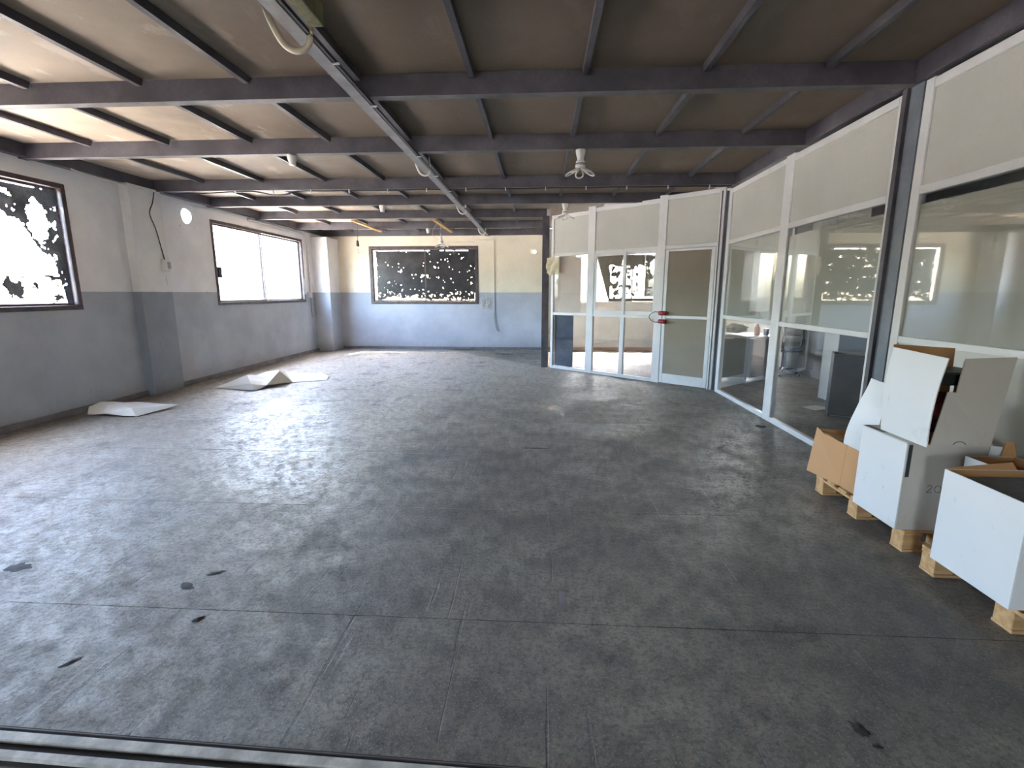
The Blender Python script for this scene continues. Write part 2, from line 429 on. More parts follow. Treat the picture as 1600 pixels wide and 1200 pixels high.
# ------------------------------------------------------------------ room dimensions
XL, XR, YB, ZC, ZB = -5.65, 2.62, 12.65, 3.03, 2.88
PA, PB = (0.13, 9.56), (2.60, 7.40)            # ground line of the angled partition

def wall_mesh(axis, c0, c1, u0, u1, z0, z1, holes=(), rounds=()):
    """wall slab; axis 'x' runs along y (u=y) between x=c0..c1, axis 'y' runs along x"""
    us = {u0, u1}; zs = {z0, z1}; cells = list(holes)
    for (u, z, r) in rounds:
        cells.append((u - r * 1.5, u + r * 1.5, z - r * 1.5, z + r * 1.5))
    for a, b, c, d in cells: us |= {a, b}; zs |= {c, d}
    us = sorted(u for u in us if u0 <= u <= u1); zs = sorted(z for z in zs if z0 <= z <= z1)
    bm = bmesh.new()
    P = (lambda c, u, z: (c, u, z)) if axis == 'x' else (lambda c, u, z: (u, c, z))
    def inside(u, z): return any(a < u < b and c < z < d for a, b, c, d in cells)
    for i in range(len(us) - 1):
        for j in range(len(zs) - 1):
            if inside((us[i] + us[i + 1]) / 2, (zs[j] + zs[j + 1]) / 2): continue
            if axis == 'x': box(bm, c0, c1, us[i], us[i + 1], zs[j], zs[j + 1])
            else: box(bm, us[i], us[i + 1], c0, c1, zs[j], zs[j + 1])
    for (u, z, r) in rounds:
        K = 32; q = r * 1.5; inn = []; out = []
        for k in range(K):
            t = 2 * math.pi * (k + 0.5) / K; cu, cz = math.cos(t), math.sin(t); m = q / max(abs(cu), abs(cz))
            rr = r * (1 + 0.05 * math.sin(3 * t + 1))
            inn.append((u + rr * cu, z + rr * cz)); out.append((u + m * cu, z + m * cz))
        for k in range(K):
            l = (k + 1) % K; vs = []
            for c in (c0, c1): vs += [bm.verts.new(P(c, *p)) for p in (inn[k], out[k], out[l], inn[l])]
            for f in ((0, 1, 2, 3), (7, 6, 5, 4), (0, 3, 7, 4), (1, 5, 6, 2)): bm.faces.new([vs[i] for i in f])
    return bm

W1 = (2.45, 5.74, 1.25, 2.71); W2 = (8.31, 11.53, 1.24, 2.69)
WB = (-4.43, -1.60, 1.17, 2.63); WO = (0.95, 3.62, 1.20, 2.50); WP = (4.95, 6.45, 1.20, 2.50)

# ------------------------------------------------------------------ floor
fl = structure('floor', 'worn grey concrete floor of cast slabs with dark joints')
obj('subfloor', bx(-5.85, 7.2, -6.2, 12.85, -0.16, -0.012), M['joint'], fl)
joints = [-6.2, -3.75, -2.62, -1.49, -0.36, 0.77, 1.94, 3.075, 4.205, 5.335, 6.46, 7.59, 8.72, 9.85, 10.98, 12.85]
for k in range(len(joints) - 1):
    g0, g1 = (0.002 if joints[k] < 5 else 0.0012), (0.002 if joints[k + 1] < 5 else 0.0012)
    if k == 4:                                       # the slab in front of the camera stops at the door rails
        obj('floor_slab', bx(-5.85, 7.2, joints[k] + g0, joints[k + 1] - g1, -0.012, 0.0), M['floor'], fl)
        continue
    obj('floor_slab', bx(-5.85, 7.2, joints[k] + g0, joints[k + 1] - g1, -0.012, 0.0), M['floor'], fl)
tr = structure('trim_1', 'pair of worn metal sliding door rails set in the floor', (-1.5, 1.2, 0))
a, b_ = (-5.6, 1.378), (2.6, 1.178)
LR = math.hypot(8.2, 0.20)
for t0, t1, z1, m in ((-0.042, -0.008, 0.016, 'rail'), (-0.098, -0.070, 0.016, 'rail'), (0.006, 0.014, 0.006, 'flange')):
    bm = bmesh.new(); obox(bm, a, b_, t0, t1, 0.001, z1, 0, LR, 0.003); obj('door_rail', bm, M[m], tr)
bm = bmesh.new(); obox(bm, a, b_, -0.112, 0.018, 0.0005, 0.003, 0, LR); obj('rail_bed', bm, M['joint'], tr)

# ------------------------------------------------------------------ walls
wl = structure('wall_left', 'left wall painted off-white above and blue-grey below')
obj('wall_slab', wall_mesh('x', -5.85, XL, -6.2, 12.85, 0, ZC, [W1, W2], [(7.76, 2.655, 0.115)]), M['wall_left'], wl)
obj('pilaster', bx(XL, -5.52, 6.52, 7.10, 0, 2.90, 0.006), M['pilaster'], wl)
obj('pilaster', bx(XL, -5.24, 12.0, 12.65, 0, 2.80, 0.006), M['wall_left'], wl)
wb_ = structure('wall_back', 'back wall painted cream above and blue-grey below')
obj('wall_slab', wall_mesh('y', YB, 12.85, XL, 0.13, 0, ZC, [WB], [(-0.172, 2.478, 0.045)]), M['wall_back'], wb_)
wo_ = structure('wall_office', 'pale walls of the office behind the glass partitions')
obj('wall_slab', wall_mesh('y', YB, 12.85, 0.13, 7.2, 0, ZC, [WO, WP]), M['office_white'], wo_)
obj('wall_slab', bx(0.10, 0.16, 9.70, YB, 0, ZC), M['office_white'], wo_)
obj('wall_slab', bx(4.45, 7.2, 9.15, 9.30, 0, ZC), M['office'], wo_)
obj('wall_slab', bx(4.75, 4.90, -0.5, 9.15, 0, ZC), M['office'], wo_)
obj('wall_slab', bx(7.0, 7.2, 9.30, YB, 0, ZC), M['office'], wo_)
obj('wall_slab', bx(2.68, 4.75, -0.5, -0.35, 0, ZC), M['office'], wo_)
obj('pillar', bx(3.93, 4.75, 6.62, 6.96, 0, ZC, 0.005), M['office_white'], wo_)
obj('baseboard', bx(0.16, 7.0, YB - 0.03, YB, 0, 0.07), M['kraft'], wo_)
obj('sunlit_strip', bx(0.16, 7.0, 11.72, 11.95, 0, 0.012), M['office_white'], wo_)  # sun patch on the office floor, put in as a white strip
wr = structure('wall_right', 'plain right wall beside the camera')
obj('wall_slab', bx(XR, 2.82, -6.2, 1.0, 0, ZC), M['office_white'], wr)
we = structure('wall_rear', 'rear wall behind the camera with an added doorway for fill light')
obj('wall_slab', wall_mesh('y', -6.2, -6.0, XL, XR, 0, ZC, [(-2.6, -1.2, 0.0, 2.2)]), M['wall_left'], we)  # unseen doorway, added and sized for fill light from behind
bl = structure('baseboard_left', 'low dusty cement kerb along the left wall')
obj('kerb', bx(XL, -5.615, -6.0, 6.52, 0, 0.07, 0.004), M['flange'], bl)
obj('kerb', bx(XL, -5.615, 7.10, 12.0, 0, 0.07, 0.004), M['flange'], bl)
bb = structure('baseboard_back', 'low dusty cement kerb along the back wall')
obj('kerb', bx(-5.24, 0.10, YB - 0.035, YB, 0, 0.06, 0.004), M['flange'], bb)

# ------------------------------------------------------------------ windows with torn film
def film_mesh(u0, u1, z0, z1, keep, place, cell=0.012):
    nu, nz = max(2, int((u1 - u0) / cell)), max(2, int((z1 - z0) / cell))
    bm = bmesh.new(); vs = {}
    def V(i, j):
        if (i, j) not in vs:
            ju = noise.noise((i * 0.9, j * 0.9, 3.3)) * cell * 0.45; jz = noise.noise((i * 0.9, j * 0.9, 9.1)) * cell * 0.45
            vs[i, j] = bm.verts.new(place(u0 + (u1 - u0) * i / nu + ju, z0 + (z1 - z0) * j / nz + jz))
        return vs[i, j]
    for i in range(nu):
        for j in range(nz):
            u = u0 + (u1 - u0) * (i + 0.5) / nu; z = z0 + (z1 - z0) * (j + 0.5) / nz
            if keep(u, z): bm.faces.new((V(i, j), V(i + 1, j), V(i + 1, j + 1), V(i, j + 1)))
    return bm

def fr(u, z, s, k=0.0): return noise.fractal((u * s + k, z * s - k, k), 0.8, 2.0, 4)

def window(name, label, axis, c, rect, mid, mat, fw=0.055, depth=0.09):
    """steel frame, two sashes and two panes; c is the inner face coordinate, the frame reaches outwards"""
    u0, u1, z0, z1 = rect
    sgn = -1 if axis == 'x' else 1
    w = structure(name, label, (c, u0, z0) if axis == 'x' else (u0, c, z0))
    def bxx(ua, ub, d0, d1, za, zb, bev=0.004):
        lo, hi = sorted((c + sgn * d0, c + sgn * d1))
        return bx(lo, hi, ua, ub, za, zb, bev) if axis == 'x' else bx(ua, ub, lo, hi, za, zb, bev)
    for args in ((u0, u1, z1 - fw, z1), (u0, u1, z0, z0 + fw)):
        obj('frame_rail', bxx(args[0], args[1], -0.015, depth, args[2], args[3]), mat, w)
    for ua in (u0, u1 - fw):
        obj('frame_stile', bxx(ua, ua + fw, -0.015, depth, z0 + fw, z1 - fw), mat, w)
    s = 0.028
    for ua, ub, dd in ((u0 + fw, mid + 0.02, 0.02), (mid - 0.02, u1 - fw, 0.055)):
        bm = bmesh.new()
        for q in ((ua, ub, z0 + fw, z0 + fw + s), (ua, ub, z1 - fw - s, z1 - fw), (ua, ua + s, z0 + fw + s, z1 - fw - s), (ub - s, ub, z0 + fw + s, z1 - fw - s)):
            lo, hi = sorted((c + sgn * dd, c + sgn * (dd + 0.03)))
            if axis == 'x': box(bm, lo, hi, q[0], q[1], q[2], q[3])
            else: box(bm, q[0], q[1], lo, hi, q[2], q[3])
        sash = obj('sash', bm, mat, w)
        lo, hi = sorted((c + sgn * (dd + 0.012), c + sgn * (dd + 0.017)))
        pane = bx(lo, hi, ua + s, ub - s, z0 + fw + s, z1 - fw - s) if axis == 'x' else bx(ua + s, ub - s, lo, hi, z0 + fw + s, z1 - fw - s)
        obj('glass_pane', pane, M['glass'], sash)
    return w

w1 = window('window_1', 'left wall window nearest the camera with torn peeling film', 'x', XL, W1, 4.1, M['winframe'])
def keep1(u, z):
    n = fr(u, z, 3.0, 1.7); f = fr(u, z, 9.0, 4.2)
    edge = 2.22 + 0.10 * math.sin(u * 3) - max(0, (u - 5.15)) * 1.1 - max(0, u - 5.5) * 3.5
    if z > 2.60 and abs(z - 2.615) < 0.012 and n > -0.2 and u < 5.5: return False
    if ((u - 4.86) / 0.10) ** 2 + ((z - 2.36) / 0.18) ** 2 < 1 + f: return False
    if ((u - 5.40) / 0.13) ** 2 + ((z - 2.25) / 0.22) ** 2 < 1 + f * 0.8: return False
    if z > edge + 0.12 * n:
        return not (f > 0.42 and z < 2.55)
    if 1.28 < z < 1.75 and ((u - 5.02) / 0.09) ** 2 + ((z - 1.5) / 0.16) ** 2 < 0.9 + 1.6 * f: return True
    if abs(z - 1.62) < 0.02 + 0.03 * f and n > 0.05: return True
    return f > 0.55 and u > 5.2
obj('torn_film', film_mesh(W1[0] + .08, W1[1] - .08, W1[2] + .08, W1[3] - .08, keep1, lambda u, z: (XL - 0.030, u, z)), M['torn_left'], w1, 'stuff')
w2 = window('window_2', 'left wall window farther away, bright and without film', 'x', XL, W2, 9.87, M['winframe'])
obj('latch', bx(XL - 0.01, XL + 0.03, 8.375, 8.46, 1.72, 1.90, 0.006), M['black'], w2)
obj('latch', bx(XL - 0.01, XL + 0.025, 11.49, 11.55, 1.42, 1.78, 0.006), M['alu'], w2)
w3 = window('window_3', 'back wall window blacked out with torn dark film', 'y', YB, WB, -2.99, M['winframe'], 0.075)
def keepB(u, z):
    f = fr(u, z, 9.0, 2.2); g = fr(u, z, 17.0, 7.7); n = fr(u, z, 2.2, 5.1); q = fr(u, z, 5.0, 8.8)
    left = u < -2.99
    u0 = WB[0] + .12 if left else -2.94
    if left and u < u0 + 0.05 + 0.03 * f: return False
    if z > WB[3] - 0.125 and not (-2.65 < u < -2.6):
        if f > -0.25: return False
    bot = 1.28 + (0.05 if left and u > -4.0 else 0.0) + 0.10 * max(0, q) * (1.2 if left else 0.8)
    if z < bot + 0.03 * f: return False
    if z < bot + 0.20 and g > 0.52: return False
    if not left and u > WB[1] - 0.115 and z < 1.45: return False
    band = math.exp(-((z - 1.98) / 0.28) ** 2) if left else math.exp(-((z - 1.95) / 0.35) ** 2) * 0.8
    return not (g + 0.40 * q > 0.98 - 0.24 * band)
obj('torn_film', film_mesh(WB[0] + .085, WB[1] - .085, WB[2] + .085, WB[3] - .085, keepB, lambda u, z: (u, YB + 0.027, z), 0.009), M['torn'], w3, 'stuff')
w4 = window('window_4', 'office window behind the glass door with torn khaki film', 'y', YB, WO, 2.3, M['alu'], 0.04)
def keepO(u, z):
    f = fr(u, z, 7.0, 3.1); g = fr(u, z, 3.0, 6.1)
    if z > 2.40: return False
    if u < 1.40 + (2.33 - z) * 0.30: return False
    if z < 1.36 and z > 1.32 and u > 2.3: return False
    if z < 1.32: return u > 1.72
    if 1.75 < u < 2.62 and z < 2.12 + 0.05 * f:
        if u > 2.48: return not (z < 2.16)
        d = ((u - 2.05) / 0.30) ** 2 + ((z - 1.58) / 0.26) ** 2
        if d < 1: return f > -0.12 + 0.35 * d - 0.2 * g and z < 1.75
        return f > 0.12 and u < 2.45
    if ((u - 1.78) / 0.06) ** 2 + ((z - 2.06) / 0.12) ** 2 < 1 + f: return False
    if ((u - 2.07) / 0.035) ** 2 + ((z - 2.2) / 0.07) ** 2 < 1 + f: return False
    return not (abs(z - 1.38) < 0.05 and 3.0 < u < 3.45 and f > -0.05)
obj('torn_film', film_mesh(WO[0] + .045, WO[1] - .045, WO[2] + .045, WO[3] - .045, keepO, lambda u, z: (u, YB + 0.015, z)), M['torn_khaki'], w4, 'stuff')
w5 = window('window_5', 'far office window with a dark mullion and greenery outside', 'y', YB, WP, 5.62, M['winframe'], 0.045)

# ------------------------------------------------------------------ ceiling: beams, joists, boards
ce = structure('ceiling', 'chipboard ceiling on dark steel beams and thin joists')
BY = [-0.35, 1.05, 2.45, 3.85, 5.27, 7.02, 8.27, 9.70, 11.20, 12.56]
JX = [-4.78, -3.92, -3.02, -2.19, -1.35, -0.515, 0.30, 1.14, 1.97]
xs = [-5.65] + JX + [2.64]
BW = 0.085
def right_end(y): return XR if y < 8.5 else max(0.10, PA[0] + (PA[1] - y) * 1.1435) if y < PA[1] else 0.10
for y in BY:
    x1 = right_end(y)
    bm = bmesh.new()
    extrude_x(bm, [(y, ZB), (y + BW, ZB), (y + BW, ZB + 0.012), (y + 0.012, ZB + 0.012), (y + 0.012, ZC - 0.012), (y + BW, ZC - 0.012), (y + BW, ZC), (y, ZC)], XL, x1)
    bmo = obj('roof_beam', bm, [M['steel'], M['flange']], ce)
    for p in bmo.data.polygons:
        if p.normal.z < -0.9 and p.center.z < ZB + 0.001: p.material_index = 1  # beam undersides take a paler tone than the sides
for k in range(len(BY) - 1):
    ya, yb = BY[k] + BW, BY[k + 1]
    for x in JX:
        if x > right_end(yb) - 0.05: continue
        z0 = ZC - 0.058
        bm = bmesh.new()
        prof = [(ya + 0.005, z0), (yb - 0.045, z0), (yb - 0.02, ZC), (ya + 0.005, ZC)]
        extrude_x(bm, prof, x - 0.02, x + 0.02)
        obj('joist', bm, M['steel'], ce)
    for i in range(len(xs) - 1):
        xa, xb = xs[i], xs[i + 1]
        if xa > right_end(yb) + 0.4: continue
        obj('ceiling_panel', bx(xa + 0.002, xb - 0.002, BY[k] + 0.004, yb - 0.001, ZC, ZC + 0.018 + 0.004 * random.random()), M['chip'], ce)
obj('ceiling_panel', bx(-5.85, 2.82, -6.2, BY[0], ZC, ZC + 0.03), M['chip'], ce)
obj('roof_deck', bx(-5.85, 7.2, -6.2, 12.85, ZC + 0.03, ZC + 0.15), M['office_white'], ce)
obj('ceiling_panel', bx(2.645, 7.2, -0.5, 7.0, ZC, ZC + 0.02), M['office_white'], ce)
obj('wall_beam', bx(XL, -5.55, -6.0, 12.56, 2.895, ZC, 0.004), M['steel'], ce)
obj('wall_beam', bx(2.575, 2.72, -6.0, 7.30, 2.885, ZC, 0.004), M['steel'], ce)

# ------------------------------------------------------------------ steel columns
def h_column(name, label, x, y, zt, w=0.15, turn=0.0):
    t = thing(name, label, 'column', (x, y, 0))
    ca, sa = math.cos(turn), math.sin(turn)
    def rb(x0, x1, y0, y1, z0, z1):
        bm = bx(x0, x1, y0, y1, z0, z1, 0.002)
        bmesh.ops.rotate(bm, verts=bm.verts, cent=(0, 0, 0), matrix=Matrix.Rotation(turn, 3, 'Z'))
        bmesh.ops.translate(bm, verts=bm.verts, vec=(x, y, 0)); return bm
    h = w / 2
    obj('flange', rb(-h, h, -h, -h + 0.012, 0, zt), M['column'], t)
    obj('flange', rb(-h, h, h - 0.012, h, 0, zt), M['column'], t)
    obj('web', rb(-0.008, 0.008, -h + 0.012, h - 0.012, 0, zt), M['column_grey'], t)
    return t
h_column('steel_column', 'dark steel column at the far left end of the angled glazed partition', 0.085, 9.62, ZB, 0.13)
h_column('steel_column', 'dark steel column in the corner where the two glazed partitions meet', 2.655, 7.42, ZB, 0.14, 0.72)
t = thing('steel_column', 'dark steel column between the right glazed bays behind the cartons', 'column', (2.665, 3.885, 0))
obj('flange', bx(2.585, 2.755, 3.925, 3.972, 0, ZB, 0.002), M['column'], t)
obj('web', bx(2.612, 2.632, 3.803, 3.925, 0, ZB), M['column_grey'], t)

# ------------------------------------------------------------------ glazed partitions along the right side
def r_bay(label, stiles, films, near):
    x0, x1 = XR, XR + 0.055
    t = thing('glazed_partition', label, 'partition', (XR + 0.03, (stiles[0][0] + stiles[-1][1]) / 2, 0))
    for s0, s1, zt in stiles: obj('mullion', bx(x0, x1, s0, s1, 0, zt, 0.004), M['alu'], t)
    for i in range(len(stiles) - 1):
        c0, c1 = stiles[i][1], stiles[i + 1][0]
        obj('bottom_rail', bx(x0 + .001, x1 - .001, c0, c1, 0, 0.055, 0.004), M['alu'], t)
        obj('middle_rail', bx(x0 + .001, x1 - .001, c0, c1, 1.092, 1.142, 0.004), M['alu'], t)
        obj('head_rail', bx(x0 + .001, x1 - .001, c0, c1, 2.125, 2.185, 0.004), M['alu'], t)
        obj('top_rail', bx(x0 + .001, x1 - .001, c0, c1, 2.805, 2.87, 0.004), M['alu'], t)
        obj('solid_panel', bx(x0 + 0.014, x0 + 0.03, c0, c1, 2.185, 2.805), M['panel'], t)
        up = obj('glass_pane', bx(x0 + 0.018, x0 + 0.023, c0, c1, 1.142, 2.125), M['glass'], t)
        outline, mat = films[i]
        bm = bmesh.new(); panel(bm, [(x0 + 0.0255, y, z) for y, z in outline], 0.0008)
        obj('tint_film', bm, M[mat], up)
        if near: obj('solid_panel', bx(x0 + 0.014, x0 + 0.03, c0, c1, 0.055, 1.092), M['panel'], t)
        else: obj('glass_pane', bx(x0 + 0.018, x0 + 0.023, c0, c1, 0.055, 1.092), M['glass'], t)
    return t
r_bay('white aluminium glazed partition with clear lower panes between the corner and middle columns',
      [(3.975, 4.05, 2.87), (5.54, 5.72, 2.90), (7.20, 7.31, 2.87)],
      [([(4.05, 1.142), (5.54, 1.142), (5.54, 2.045), (4.97, 2.06), (4.97, 2.08), (4.55, 2.06), (4.55, 2.125), (4.24, 2.125), (4.24, 2.05), (4.05, 2.05)], 'filmB'),
       ([(5.72, 1.142), (7.20, 1.142), (7.20, 2.125), (5.72, 2.125)], 'filmA')], False)
r_bay('white aluminium glazed partition bay standing behind the stacked cartons',
      [(1.0, 1.08, 2.87), (3.72, 3.80, 2.88)],
      [([(1.08, 1.142), (3.72, 1.142), (3.72, 2.06), (1.08, 2.06)], 'filmB')], True)

# angled partition, lengths s measured from its far left end
def sA(t, name, s0, s1, z0, z1, mat, d0=0.0, d1=0.055, bev=0.004):
    bm = bmesh.new(); obox(bm, PA, PB, d0, d1, z0, z1, s0, s1, bev); return obj(name, bm, mat, t)
ap = thing('glazed_partition', 'angled white glazed partition with a sliding sash beside the locked door', 'partition', (0.9, 8.9, 0))
for s0, s1, zt in ((0.085, 0.14, 2.87), (0.92, 1.07, 2.93), (2.27, 2.405, 2.94), (3.205, 3.28, 2.925)):
    sA(ap, 'mullion', s0, s1, 0, zt, M['alu'])
for i, (c0, c1, zt) in enumerate(((0.14, 0.92, 2.87), (1.07, 2.27, 2.90), (2.405, 3.205, 2.925))):
    sA(ap, 'head_rail', c0, c1, 2.125, 2.18, M['alu'], .001, .054)
    sA(ap, 'top_rail', c0, c1, zt - 0.07, zt, M['alu'], .001, .054)
    sA(ap, 'solid_panel', c0, c1, 2.18, zt - 0.07, M['panel'], 0.014, 0.03, 0)
    if i < 2:
        sA(ap, 'bottom_rail', c0, c1, 0, 0.055, M['alu'], .001, .054)
        sA(ap, 'middle_rail', c0, c1, 1.04, 1.09, M['alu'], .001, .054)
sA(ap, 'glass_pane', 0.14, 0.92, 0.055, 1.04, M['glass'], 0.018, 0.023, 0)
sA(ap, 'glass_pane', 0.14, 0.92, 1.09, 2.125, M['glass'], 0.018, 0.023, 0)
sA(ap, 'mullion', 1.635, 1.715, 0.055, 1.04, M['alu'], .001, .054)
sA(ap, 'glass_pane', 1.07, 1.635, 0.055, 1.04, M['glass'], 0.018, 0.023, 0)
sA(ap, 'glass_pane', 1.715, 2.27, 0.055, 1.04, M['glass'], 0.018, 0.023, 0)
for c0, c1, d in ((1.07, 1.70, 0.008), (1.65, 2.27, 0.028)):
    bm = bmesh.new(); w = 0.05
    for a0, a1, q0, q1 in ((c0, c1, 1.09, 1.15), (c0, c1, 2.08, 2.125), (c0, c0 + w, 1.15, 2.08), (c1 - w, c1, 1.15, 2.08)):
        obox(bm, PA, PB, d, d + 0.018, q0, q1, a0, a1)
    sash = obj('sliding_sash', bm, M['alu'], ap)
    bm = bmesh.new(); obox(bm, PA, PB, d + 0.007, d + 0.011, 1.15, 2.08, c0 + w, c1 - w); obj('glass_pane', bm, M['glass'], sash)
tag(sA(None, 'leaning_board', 0.24, 0.745, 1.095, 2.12, M['boardB'], 0.060, 0.066, 0), 'pinkish board standing behind the left upper pane of the angled partition', 'board')
tag(sA(None, 'leaning_board', 0.145, 0.585, 0.06, 1.035, M['navy'], 0.060, 0.075, 0), 'dark navy board standing behind the left lower pane of the angled partition', 'board')
# the door
d1 = structure('door_1', 'white aluminium door with two tan boarded panes and a kick plate', (2.2, 7.75, 0))
a0, a1 = 2.412, 3.198
for s0, s1 in ((a0, a0 + 0.055), (a1 - 0.06, a1)): sA(d1, 'stile', s0, s1, 0.012, 2.12, M['alu'], 0.004, 0.046)
for z0, z1, nm in ((2.085, 2.12, 'top_rail'), (1.055, 1.10, 'middle_rail'), (0.012, 0.165, 'kick_plate')):
    sA(d1, nm, a0 + 0.055, a1 - 0.06, z0, z1, M['alu'], 0.005, 0.045)
for z0, z1 in ((0.165, 1.055), (1.10, 2.085)):
    g = sA(d1, 'glass_pane', a0 + 0.055, a1 - 0.06, z0, z1, M['glass'], 0.016, 0.021, 0)
    sA(d1, 'backing_board', a0 + 0.056, a1 - 0.061, z0 + .001, z1 - .001, M['boardA'], 0.009, 0.014, 0)

def onA(s, out, z):
    e = (Vector((PB[0], PB[1], 0)) - Vector((PA[0], PA[1], 0))).normalized(); n = Vector((e.y, -e.x, 0))
    return Vector((PA[0], PA[1], 0)) + e * s + n * out + Vector((0, 0, z))
p = onA(2.37, 0.03, 1.06)
lk = thing('cable_lock', 'red cable lock looped through the handles of the white door', 'lock', p)
for dz in (0.075, -0.055):
    bm = bmesh.new(); c = onA(2.44, 0.03, 1.06 + dz)
    lathe(bm, 0, 0, [(0.026, -0.07), (0.034, -0.062), (0.036, 0.0), (0.034, 0.05), (0.024, 0.06)], 14)
    ang = math.atan2(PB[1] - PA[1], PB[0] - PA[0])
    bmesh.ops.rotate(bm, verts=bm.verts, cent=(0, 0, 0), matrix=Matrix.Rotation(ang, 3, 'Z') @ Matrix.Rotation(H2, 3, 'Y'))
    bmesh.ops.translate(bm, verts=bm.verts, vec=c); obj('lock_body', bm, M['red'], lk, smooth=True)
bm = bmesh.new()
tube(bm, smooth_path([onA(2.40, 0.03, 1.135), onA(2.31, 0.045, 1.155), onA(2.23, 0.05, 1.11), onA(2.215, 0.05, 1.06), onA(2.26, 0.05, 1.01), onA(2.33, 0.045, 0.99), onA(2.40, 0.03, 1.005)]), 0.008)
obj('steel_cable', bm, M['galv'], lk, smooth=True)
# yellowed paper taped over the left end
bm = bmesh.new(); K = 6
g = [[bm.verts.new(onA(-0.02 + 0.30 * i / K - 0.03 * (1 - j / K) * (1 - i / K), 0.012 + 0.018 * math.sin(i * 2.3 + j * .6) ** 2, 1.80 + 0.03 * math.sin(i * 1.9) * (1 - j / K) + (0.31 - .03 * (1 - j / K)) * j / K)) for j in range(K + 1)] for i in range(K + 1)]
for i in range(K):
    for j in range(K): bm.faces.new((g[i][j], g[i + 1][j], g[i + 1][j + 1], g[i][j + 1]))
ty = obj('paper_scrap', bm, M['tape'], None, origin=onA(0.1, 0.02, 1.8))
ty.modifiers.new('s', 'SOLIDIFY').thickness = 0.002
tag(ty, 'yellowed paper scrap taped over the left end of the angled partition', 'paper')

# ------------------------------------------------------------------ pallets
def pallet(label, x0, x1, ys, blk=0.10):
    y0, y1 = ys[0] - blk / 2, ys[-1] + blk / 2
    t = thing('wooden_pallet', label, 'pallet', ((x0 + x1) / 2, (y0 + y1) / 2, 0), 'wooden pallets under the cartons')
    for y in ys:
        obj('bottom_board', bx(x0, x1, y - blk / 2, y + blk / 2, 0, 0.016, 0.002), M['pallet'], t)
        for x in (x0, (x0 + x1) / 2 - 0.05, x1 - 0.10):
            obj('block', bx(x, x + 0.10, y - blk / 2 + 0.004, y + blk / 2 - 0.004, 0.016, 0.100, 0.003), M['pallet'], t)
    for x in (x0, (x0 + x1) / 2 - 0.05, x1 - 0.10):
        obj('stringer_board', bx(x, x + 0.10, y0, y1, 0.100, 0.118, 0.002), M['pallet'], t)
    n = 7; w = 0.085
    for k in range(n):
        y = y0 + (y1 - y0 - w) * k / (n - 1)
        obj('deck_board', bx(x0, x1, y, y + w, 0.118, 0.136, 0.002), M['pallet'], t)
pallet('pale wooden pallet under the brown carton and the carton marked 20', 2.065, 2.56, [2.71, 3.115, 3.50])
pallet('pale wooden pallet under the big open white carton', 2.045, 2.52, [1.64, 2.03, 2.455])

# ------------------------------------------------------------------ cartons
TK = 0.006
def tray(bm, x0, x1, y0, y1, z0, z1, t=TK):
    """open box: bottom and four walls"""
    box(bm, x0, x1, y0, y1, z0, z0 + t)
    box(bm, x0, x0 + t, y0, y1, z0 + t, z1); box(bm, x1 - t, x1, y0, y1, z0 + t, z1)
    box(bm, x0 + t, x1 - t, y0, y0 + t, z0 + t, z1); box(bm, x0 + t, x1 - t, y1 - t, y1, z0 + t, z1)

def carton(label, x0, x1, y0, y1, z0, z1, outer, inner='kraft', group=None):
    t = thing('carton', label, 'box', ((x0 + x1) / 2, (y0 + y1) / 2, z0))
    for nm, q in (('side', (x0, x0 + TK, y0, y1, z0, z1)), ('side', (x1 - TK, x1, y0, y1, z0, z1)),
                  ('side', (x0 + TK, x1 - TK, y0, y0 + TK, z0, z1)), ('side', (x0 + TK, x1 - TK, y1 - TK, y1, z0, z1))):
        obj(nm, bx(*q, 0.0015), M[outer], t)
        ins = 0.0008
        # brown inner liner of the same board
    i0 = TK + 0.0002
    bm = bmesh.new(); tray(bm, x0 + i0, x1 - i0, y0 + i0, y1 - i0, z0, z1 - 0.002, 0.002)
    obj('inner_liner', bm, M[inner], t)
    return t
ZP = 0.137
# big open white carton nearest the camera
c1 = carton('large clean white open carton, filled with dark foam, on its own pallet', 1.98, 2.44, 1.95, 2.37, ZP, 0.607, 'clean_card')
bm = bmesh.new(); panel(bm, [(1.99, 2.366, 0.607), (2.31, 2.366, 0.607), (2.30, 2.385, 0.640), (1.995, 2.370, 0.612)], 0.005); obj('flap', bm, M['kraft'], c1)
f1 = obj('foam_sheet', bx(1.992, 2.428, 1.962, 2.358, 0.535, 0.575, 0.006), M['grey_foam'], None, origin=(2.21, 2.16, 0.535))
tag(f1, 'dark grey foam sheet filling the large open white carton', 'foam')
f2 = obj('packing_block', bx(2.0, 2.42, 1.97, 2.35, ZP + 0.004, 0.534, 0.01), M['grey_foam'], None, origin=(2.21, 2.16, ZP))
tag(f2, 'grey packing block inside the large open white carton', 'packing')
